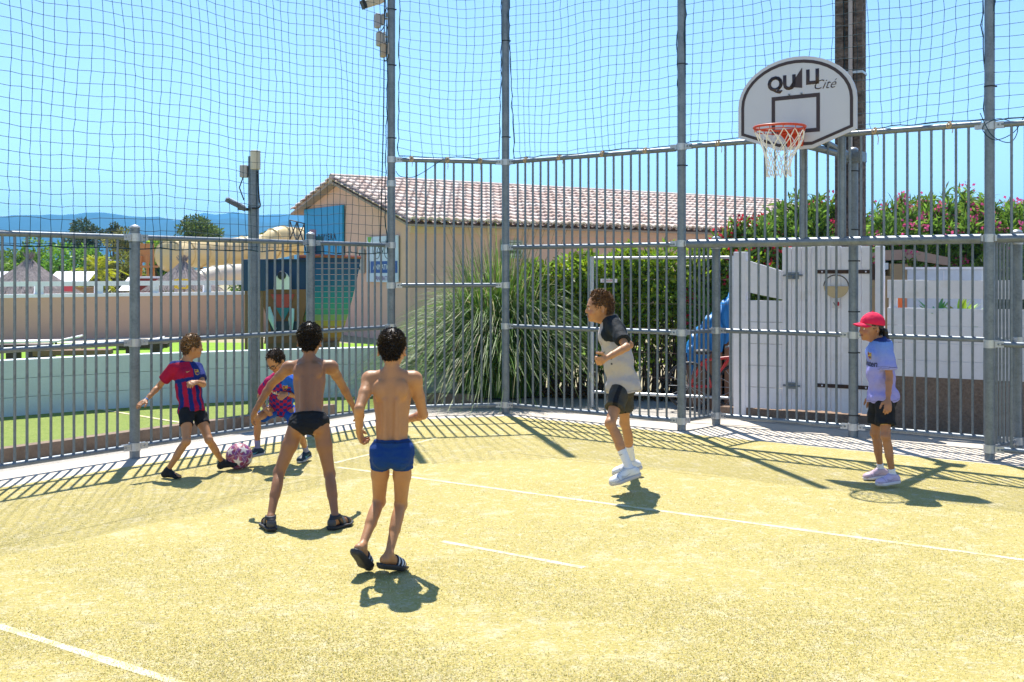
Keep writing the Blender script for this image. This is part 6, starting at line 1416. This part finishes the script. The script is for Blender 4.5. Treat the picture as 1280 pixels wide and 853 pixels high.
# ---- B: boy with glasses
S = 1.22; s = S / 1.37
J = solve(S, 9.56, dict(pelvis=(352, 511), neck=(352, 468), SL=(369, 478, -.02), SR=(336, 479, .0), HL=(361, 512, 0), HR=(343, 512, 0),
    EL=(374, 497), WL=(358, 493), FL=(347, 499), ER=(325, 496), WR=(331, 512), FR=(338, 522), KL=(375, 541), AL=(383, 566), KR=(321, 523), AR=(322, 562), head=(344, 449), headY=-.09),
    dict(neck=-1, EL=1, WL=-1, FL=-1, ER=1, WR=-1, FR=-1, KL=-1, AL=1, KR=-1, AR=1))
J['TL'], J['UL'] = footpt(J['AL'], (-.35, -.93), s, 8); J['TR'], J['UR'] = footpt(J['AR'], (-.82, -.55), s, 8); J['CL'] = np.array(.9)
J['PNL'] = np.array([-.3, .8, -.5])
B = Fig('boy wearing glasses and a chequered red and blue jersey bending towards the ball', S, J, (-.42, -.66, -.66), (-.28, -.58, .76), tan1, 12)
B.body(); B.hair((.045, .026, .014), locks=1500, length=.024, curl=.2, cap=.005, top=.008, lift=.14)
def colB(a, f_, tt, sl):
    n = len(a); ch = ((np.floor(a / .036) + np.floor(tt / .085)) % 2) == 0; c = np.tile(np.array((.012, .03, .26)), (n, 1)); c = lerpc(c, (.40, .012, .06), ch)
    c = lerpc(c, (.02, .12, .55), (sl == 1) | ((tt > .80) & (a < -.02))); c = lerpc(c, (.45, .01, .10), (sl == 2) | ((tt > .84) & (a > .02))); return c
o = B.shirt(colB, hem_drop=.02, sleeve=.72, flare=.016, fold=.006)
B.decal('lettering', None, B.pt(.60, .10, .0), B.fc, B.uc, .052, (.75, .72, .62), B.shirt_bvh, o, text='Rakuten', bold=.0012)
crest(B, B.pt(.78, .09, -.055), B.uc, B.fc, .042, B.shirt_bvh, o)
B.shorts(lambda a, f_, u_: np.tile(np.array((.012, .085, .42)), (len(a), 1)), length=.64, hem_r=.02, waist=.02)
for q in 'LR':
    B.sock(q, .085, (.26, .27, .42)); B.shoe(q, (.012, .03, .05), (.42, .42, .44))
an, tf, wf, rf_ = B.foot['L']; wr = J['WL']; ax = nrm(J['WL'] - J['EL']); B.band('wristband', B.arm['L'][1], .003, wr - ax * .004, ax, wr - ax * .022, -ax, (.03, .16, .55))
mb = MB(); X = B.X
for e in (-1, 1): mb.tube([Vector(X(e * .031 + .024 * math.cos(t), .100 - .012 * abs(math.cos(t)) * (1 if math.cos(t) * e > 0 else 0), -.028 + .019 * math.sin(t))) for t in np.linspace(0, 6.283, 19)[:-1]], .0024, 6, closed=True); mb.tube([Vector(X(e * .055, .088, -.024)), Vector(X(e * .074, .04, -.024)), Vector(X(e * .075, -.008, -.028))], .0022, 5)
mb.tube([Vector(X(-.008, .101, -.026)), Vector(X(.008, .101, -.026))], .002, 5); go = mb.build('glasses', M['black'], B.root); B.parts.append((go, None))
B.ground()
# ---- C: boy in black swim briefs seen from behind
S = 1.43; s = S / 1.37
J = solve(S, 7.28, dict(pelvis=(386, 526), neck=(387, 450), SL=(361, 459, -.0), SR=(414, 458, .0), HL=(373, 528, 0), HR=(400, 528, 0),
    EL=(339, 480), WL=(319, 513), FL=(311, 533), ER=(427, 480), WR=(442, 508), FR=(450, 528), KL=(349, 590), AL=(338, 647), KR=(412, 592), AR=(419, 646), head=(387, 421), headY=.03),
    dict(neck=1, EL=1, WL=1, FL=1, ER=1, WR=1, FR=1, KL=1, AL=-1, KR=1, AR=-1))
J['TL'], J['UL'] = footpt(J['AL'], (-.42, .90), s, 0); J['TR'], J['UR'] = footpt(J['AR'], (.50, .86), s, 0); J['CL'] = np.array(.55); J['CR'] = np.array(.5)
C = Fig('shirtless boy in black swim briefs and sandals standing with legs apart, seen from behind', S, J, (-.06, 1, -.16), (0, .12, 1), tan2, 13)
C.body(); C.hair((.022, .014, .010), locks=2600, length=.034, curl=.16, cap=.005, top=.009, lift=.13)
cuts = []
for sd, q in ((-1, 'L'), (1, 'R')):                                # high leg openings
    h0 = C.J['pelvis'] - C.up * .085 * s; n = nrm(C.rp * sd * .62 - C.up * .80); cuts.append((h0 + C.rp * sd * .050 * s + C.up * .0, n))
C.trunks(BLACK, .42, t=.0055, waist=.052, cut=cuts, name='swim_briefs')
def sole_only(g, q, col, thick=.022, wide=1.0, name='sandal'):
    s = g.s; an, tf, wf, rf_ = g.foot[q]; SS = Sdf(); bot = an - wf * .058 * s
    for e in (-1, 1): SS.cone(an - tf * .030 * s - wf * .05 * s + rf_ * e * .008 * s, an + tf * .095 * s - wf * .05 * s + rf_ * e * .022 * s, .031 * s * wide, .027 * s * wide, .02 * s).cone(an + tf * .095 * s - wf * .05 * s + rf_ * e * .022 * s, an + tf * .142 * s - wf * .05 * s + rf_ * e * .008 * s, .027 * s, .022 * s, .02 * s)
    v, f = SS.mesh(.005, [(bot + wf * .008 * s, wf), (bot - wf * (thick - .008) * s, -wf)]); return g.add(name, v, f, np.tile(np.array(col), (len(v), 1)), shoe_m)
def strap(g, q, parent, y0, y1, col, tilt=0.0, grow=.007, top=False, name='strap'):
    an, tf, wf, rf_ = g.foot[q]; s = g.s; t0 = nrm(tf + wf * tilt); v, f = Sdf().extend(g.leg[q][2], grow).mesh(.0045, [(an + tf * y1 * s - wf * .03 * s, t0), (an + tf * y0 * s - wf * .03 * s, -t0), (an - wf * .058 * s, -wf), (an + wf * .012, wf)])
    return g.add(name, v, f, np.tile(np.array(col), (len(v), 1)), shoe_m, parent)
for q in 'LR':
    o = sole_only(C, q, (.025, .025, .03)); strap(C, q, o, .09, .118, (.03, .03, .035)); strap(C, q, o, .045, .068, (.16, .17, .19), .5); strap(C, q, o, .012, .032, (.02, .02, .024), .9)
    an, tf, wf, rf_ = C.foot[q]; v, f = Sdf().extend(C.leg[q][2], .007).extend(C.leg[q][1], .007).mesh(.0045, [(an + wf * .016, wf), (an - wf * .008, -wf)]); C.add('strap', v, f, np.tile(np.array((.02, .02, .024)), (len(v), 1)), shoe_m, o)
    v, f = Sdf().extend(C.leg[q][2], .006).mesh(.0045, [(an - tf * .028 * s, tf), (an + wf * .01, wf), (an - wf * .058 * s, -wf)]); C.add('heel_strap', v, f, np.tile(np.array((.06, .06, .07)), (len(v), 1)), shoe_m, o)
C.ground()
# ---- D: boy in blue swim trunks seen from behind
S = 1.37; s = 1
J = solve(S, 6.07, dict(pelvis=(490, 563), neck=(490, 462), SL=(462, 474, .0), SR=(518, 474, .0), HL=(476, 565, .0), HR=(504, 565, 0),
    EL=(449, 512), WL=(449, 541), FL=(455, 561), ER=(529, 519), WR=(510, 525), FR=(494, 526), KL=(474, 627), AL=(453, 683), KR=(501, 631), AR=(486, 694), head=(490, 432), headY=.02),
    dict(neck=1, EL=-1, WL=1, FL=1, ER=1, WR=1, FR=1, KL=1, AL=-1, KR=1, AR=-1))
J['TL'], J['UL'] = footpt(J['AL'], (.38, .92), s, 42); J['TR'], J['UR'] = footpt(J['AR'], (.62, .78), s, 16); J['CL'] = np.array(1.1); J['CR'] = np.array(.9)
J['PNL'] = np.array([1, .1, 0.])
D = Fig('shirtless boy in tight blue swim trunks and striped slides walking away, seen from behind', S, J, (.05, 1, -.12), (0, .10, 1), tan1, 14)
D.body(h=.0058); D.hair((.026, .016, .011), locks=2800, length=.026, curl=.12, cap=.004, top=.008, lift=.10, nape=-.080)
D.trunks((.006, .042, .19), .30, t=.006, waist=.062)
for q in 'LR':
    o = sole_only(D, q, (.03, .03, .036), .030, 1.05, 'slide_sandal')
    an, tf, wf, rf_ = D.foot[q]; st = strap(D, q, o, .055, .118, (.028, .03, .04), .0, .008)
    for k in range(3): strap(D, q, st, .060 + .021 * k, .070 + .021 * k, (.70, .70, .72), .0, .0098, name='stripe')
D.ground(dz=None)
# ---- E: tall curly haired boy in a grey and black T-shirt
S = 1.58; s = S / 1.37
J = solve(S, 8.50, dict(pelvis=(778, 480), neck=(761, 401), SL=(768, 411, -.14), SR=(762, 409, .14), HL=(777, 482, -.055), HR=(779, 480, .055),
    EL=(783, 437), WL=(757, 451), FL=(743, 458), ER=(787, 434), WR=(766, 448), FR=(756, 452), KL=(763, 532), AL=(788, 591), KR=(781, 531), AR=(790, 580), head=(750, 383), headY=0.0),
    dict(neck=-1, EL=-1, WL=-1, FL=-1, ER=1, WR=1, FR=1, KL=-1, AL=1, KR=1, AR=1))
J['TL'], J['UL'] = footpt(J['AL'], (-.96, -.22), s, 16); J['TR'], J['UR'] = footpt(J['AR'], (-.97, .05), s, 14); J['CL'] = np.array(1.75); J['CR'] = np.array(1.6)
J['PNL'] = np.array([.1, .9, .2])
E = Fig('tall curly haired boy in a grey T-shirt with black sleeves, crouching forward in profile', S, J, (-1, -.02, -.06), (-.03, 0, 1), tan1, 15, build=.93, head_r=.95)
E.body(); E.hair((.19, .095, .038), locks=3000, length=.019, curl=.9, cap=.002, top=.010, extra=[((0, .050, .054), (.048, .042, .028)), ((0, .0, .064), (.054, .056, .024))], fringe=.078, fu=.030, lift=.35, sheen=1.25)
def colE(a, f_, tt, sl):
    n = len(a); c = np.tile(np.array((.44, .40, .385)), (n, 1)); c = lerpc(c, (.014, .018, .022), ((sl > 0) & (tt < .80)) | ((np.abs(a) > .035 + (1 - tt) * .22) & (tt > .66)) | (tt > .975)); return c
o = E.shirt(colE, hem_drop=.070, sleeve=.72, flare=.036, t=.016, fold=.005, hem_tilt=np.array([0, 0, 2.0]))
for (tt, rr) in ((.42, -.10), (.34, -.09)): E.decal('dot', [(math.cos(t) * .5, math.sin(t) * .5) for t in np.linspace(0, 6.283, 11)[:-1]], E.pt(tt, .05, rr), E.fc * .4 - E.rc, E.uc, .016, (.02, .02, .025), E.shirt_bvh, o)
E.decal('chest_print', None, E.pt(.50, .10, -.045), E.fc - E.rc * .5, E.uc, .045, (.04, .045, .05), E.shirt_bvh, o, text='FLY', bold=.001)
E.decal('chest_print', [(-.5, -.5), (.5, -.5), (.5, .5), (-.5, .5)], E.pt(.66, .10, -.03), E.fc - E.rc * .3, E.uc, .03, (.35, .10, .06), E.shirt_bvh, o)
E.decal('side_slit', [(-.16, -1), (.16, -1), (.0, 1)], E.J['pelvis'] - E.rc * .12 + E.fc * .01 - E.uc * .065, -E.rc, E.uc, .034, (.012, .012, .014), E.shirt_bvh, o)
def colEs(a, f_, u_):
    n = len(a); c = np.tile(np.array((.055, .050, .040)), (n, 1)); cv = f_ - .018 + (u_ + .05) * .45 + 2.2 * (u_ + .05) ** 2; c = lerpc(c, BLACK, (np.abs(cv) < .017) & (np.abs(a) > .03)); return c
o = E.shorts(colEs, length=.64, hem_r=.022, waist=.0, t=.006)
E.decal('mark', SWOOSH, E.J['KL'] * .55 + E.J['HL'] * .45 - E.rp * .10 + E.fp * .06, E.fp * .5 - E.rp, E.up, .03, (.75, .75, .75), E.shorts_bvh, o)
for q in 'LR':
    so_ = E.sock(q, .155, (.74, .74, .78)); E.shoe(q, (.74, .74, .76), (.50, .48, .50))
sb = BVHTree.FromPolygons([tuple(v.co) for v in so_.data.vertices], [tuple(p.vertices) for p in so_.data.polygons])
sk = [o_ for o_ in E.root.children if o_.name.startswith('sock')][0]; sb = BVHTree.FromPolygons([tuple(v.co) for v in sk.data.vertices], [tuple(p.vertices) for p in sk.data.polygons])
E.decal('mark', SWOOSH, lerp(E.J['AL'], E.J['KL'], .33) - E.rp * .04 + E.fp * .02, -E.rp + E.fp * .3, E.up, .04, (.012, .012, .016), sb, sk)
E.ground(dz=None)
# ---- F: girl in the red cap
S = 1.345; s = S / 1.37
J = solve(S, 8.52, dict(pelvis=(1103, 493), neck=(1097, 425), SL=(1107, 434, -.12), SR=(1097, 433, .12), HL=(1106, 494, -.06), HR=(1100, 493, .06),
    EL=(1112, 472), WL=(1110, 501), FL=(1110, 520), ER=(1096, 470), WR=(1090, 496), FR=(1086, 512), KL=(1107, 546), AL=(1116, 595), KR=(1094, 542), AR=(1101, 588), head=(1090, 407), headY=0),
    dict(neck=-1, EL=-1, WL=-1, FL=-1, ER=1, WR=1, FR=1, KL=-1, AL=1, KR=1, AR=1))
J['TL'], J['UL'] = footpt(J['AL'], (-.93, -.30), s, 3); J['TR'], J['UR'] = footpt(J['AR'], (-.96, -.10), s, 6); J['CL'] = np.array(.6); J['CR'] = np.array(.5)
FG = Fig('girl in a red cap, lavender jersey and black shorts standing by the goal', S, J, (-.98, -.12, -.06), (0, 0, 1), (.38, .17, .08), 16)
FG.body(); X = FG.X; h = FG.hs
ho_ = FG.hair((.022, .013, .010), locks=400, length=.026, curl=.08, cap=.003, top=-.004, nape=-.086, lift=.05, maxu=-.018)
T = Sdf(); T.chain([X(0, -.082, -.030), X(0, -.108, -.052), X(.0, -.118, -.10), X(.0, -.112, -.165), X(.0, -.105, -.20)], [.014 * h, .023 * h, .022 * h, .015 * h, .004 * h], .01)
v, q = T.mesh(.005, None, lambda v, n: .003 * noise3(v, 180, 3)); FG.add('ponytail', v, q, np.tile(np.array((.02, .012, .010)), (len(v), 1)), hair_m, ho_)
mb = MB(); mb.cur = (.7, .6, .4); mb.tube([Vector(X(.017 * math.cos(t), -.086, -.032 + .017 * math.sin(t))) for t in np.linspace(0, 6.28, 13)[:-1]], .004, 6, closed=True); o = mb.build('hair_tie', shoe_m, ho_, col=True); FG.parts.append((o, None))
cu = nrm(FG.hu + FG.hf * .10); CP = Sdf(); CP.ell(X(0, -.006, .014), fr(FG.hr, nrm(FG.hf - FG.hu * .1), cu), np.array((.083, .100, .090)) * h, .01)
v, q = CP.mesh(.005, [(X(0, 0, .004), -nrm(FG.hu - FG.hf * .14))], lambda v, n: .0016 * noise3(v, 70, 2)); RED = (.72, .018, .075)
cap = FG.add('cap', v, q, np.tile(np.array(RED), (len(v), 1)), cloth_m)
bm_ = MB(); n1, n2 = 9, 15; vs = []
for lay in (0, -.004):
    for i in range(n1):
        t = i / (n1 - 1)
        for k in range(n2):
            a = (k / (n2 - 1) - .5) * 2; x = a * (.078 - .012 * t); y = .090 * math.sqrt(max(0, 1 - (a * .93) ** 2)) + t * .066 * (1 - .38 * a * a) + .002; z = .032 - .026 * a * a - .004 * t - .006 * t * t
            vs.append(Vector(X(x, y, z + lay - .012)))
N = n1 * n2; fs = []
for lay in (0, 1):
    for i in range(n1 - 1):
        for k in range(n2 - 1): b = lay * N + i * n2 + k; fs.append((b, b + 1, b + n2 + 1, b + n2))
for k in range(n2 - 1): fs.append(((n1 - 1) * n2 + k, (n1 - 1) * n2 + k + 1, N + (n1 - 1) * n2 + k + 1, N + (n1 - 1) * n2 + k))
bm_.cur = RED; bm_.add(vs, fs); o = bm_.build('brim', cloth_m, cap, smooth=True, col=True); FG.parts.append((o, None))
mb = MB(); mb.cur = RED; mb.sphere(X(0, -.006, .105), .009 * h, 10, 6); o = mb.build('button', cloth_m, cap, smooth=True, col=True); FG.parts.append((o, None))
def colF(a, f_, tt, sl):
    t = np.clip((tt - .45) / .55, 0, 1)[:, None]; c = np.array((.30, .29, .66))[None] * (1 - t) + np.array((.12, .25, .68))[None] * t; c = lerpc(c, (.02, .04, .16), tt > .995); return c
o = FG.shirt(colF, hem_drop=.055, sleeve=.80, flare=.034, t=.015, sl_t=.028, fold=.006)
crest(FG, FG.pt(.74, .09, -.066), FG.uc, FG.fc * .7 - FG.rc, .048, FG.shirt_bvh, o)
FG.decal('lettering', None, FG.pt(.59, .12, -.03), FG.fc - FG.rc * .45, FG.uc, .064, (.012, .015, .05), FG.shirt_bvh, o, text='Rakuten', bold=.0018)
o = FG.shorts(lambda a, f_, u_: np.tile(np.array(BLACK), (len(a), 1)), length=.74, hem_r=.024, waist=-.022)
FG.decal('mark', [(-.5, -.16), (.5, -.16), (.5, .16), (-.5, .16)], lerp(FG.J['HL'], FG.J['KL'], .70) - FG.rp * .1 + FG.fp * .02, -FG.rp, FG.up, .045, (.75, .72, .3), FG.shorts_bvh, o)
for q in 'LR':
    FG.sock(q, .055, (.74, .74, .78)); FG.shoe(q, (.62, .44, .50) if q == 'R' else (.56, .46, .66), (.70, .64, .68))
FG.ground()
# ---- the ball
bcx = pix(299, 566, 9.15); r = .112; bcx[2] = r + .001
ball = empty('football', tuple(bcx), 0, 'football with white stars and purple red panels', 'football')
ic = []; ph = (1 + 5 ** .5) / 2
for a in (-1, 1):
    for b_ in (-ph, ph): ic += [(0, a, b_), (a, b_, 0), (b_, 0, a)]
ic = unit(np.array(ic, float)); th = .9; Rz = np.array(Matrix.Rotation(.7, 3, 'Z') @ Matrix.Rotation(.35, 3, 'X')); ic = ic @ Rz.T
nu, nv = 120, 80; vs = []; cs = []
for j in range(nv + 1):
    for i in range(nu):
        t = math.pi * j / nv; p_ = 2 * math.pi * i / nu; vs.append((math.sin(t) * math.cos(p_), math.sin(t) * math.sin(p_), math.cos(t)))
vs = np.array(vs); dt = vs @ ic.T; k = dt.argmax(1); c0 = ic[k]; ref = np.array([.31, .52, .79]); e1 = unit(np.cross(c0, np.tile(ref, (len(vs), 1)))); e2 = np.cross(c0, e1); x = (vs * e1).sum(1); y = (vs * e2).sum(1); rad = np.hypot(x, y); an_ = np.arctan2(y, x)
ka = (an_ % (2 * math.pi / 5)) - math.pi / 5; star = rad < .40 * math.cos(math.pi * .3) / np.maximum(np.cos(math.pi * .3 - np.abs(np.abs(ka) - 0) * 0 - (math.pi / 5 - np.abs(ka)) * -1 - math.pi / 5 * 0) , .35) * .86
R1, R2 = .43, .17; aa = np.abs(ka); aa = math.pi / 5 - aa                                # star: tips at aa=0
tipx = R1; inx, iny = R2 * math.cos(math.pi / 5), R2 * math.sin(math.pi / 5); px_ = rad * np.cos(aa); py_ = rad * np.sin(aa)
star = (inx - tipx) * py_ - iny * (px_ - tipx) > 0
col = np.tile(np.array((.27, .04, .085)), (len(vs), 1)); n3 = noise3(vs, 7, 4); col = np.where((n3 > .12)[:, None], np.array((.22, .06, .22)), col); col = np.where((n3 < -.25)[:, None], np.array((.42, .10, .16)), col)
col[star] = (.74, .66, .60); ring = (np.abs(rad - .50) < .012) & ~star; col[ring] = (.55, .42, .44)
f = [(j * nu + i, (j + 1) * nu + i, (j + 1) * nu + (i + 1) % nu, j * nu + (i + 1) % nu) for j in range(nv) for i in range(nu)]
link('shell', npmesh('shell', vs * r, f, smooth=True, col=col), mat('ball_leather', (1, 1, 1), .4, vcol=True, spec=.4), ball)
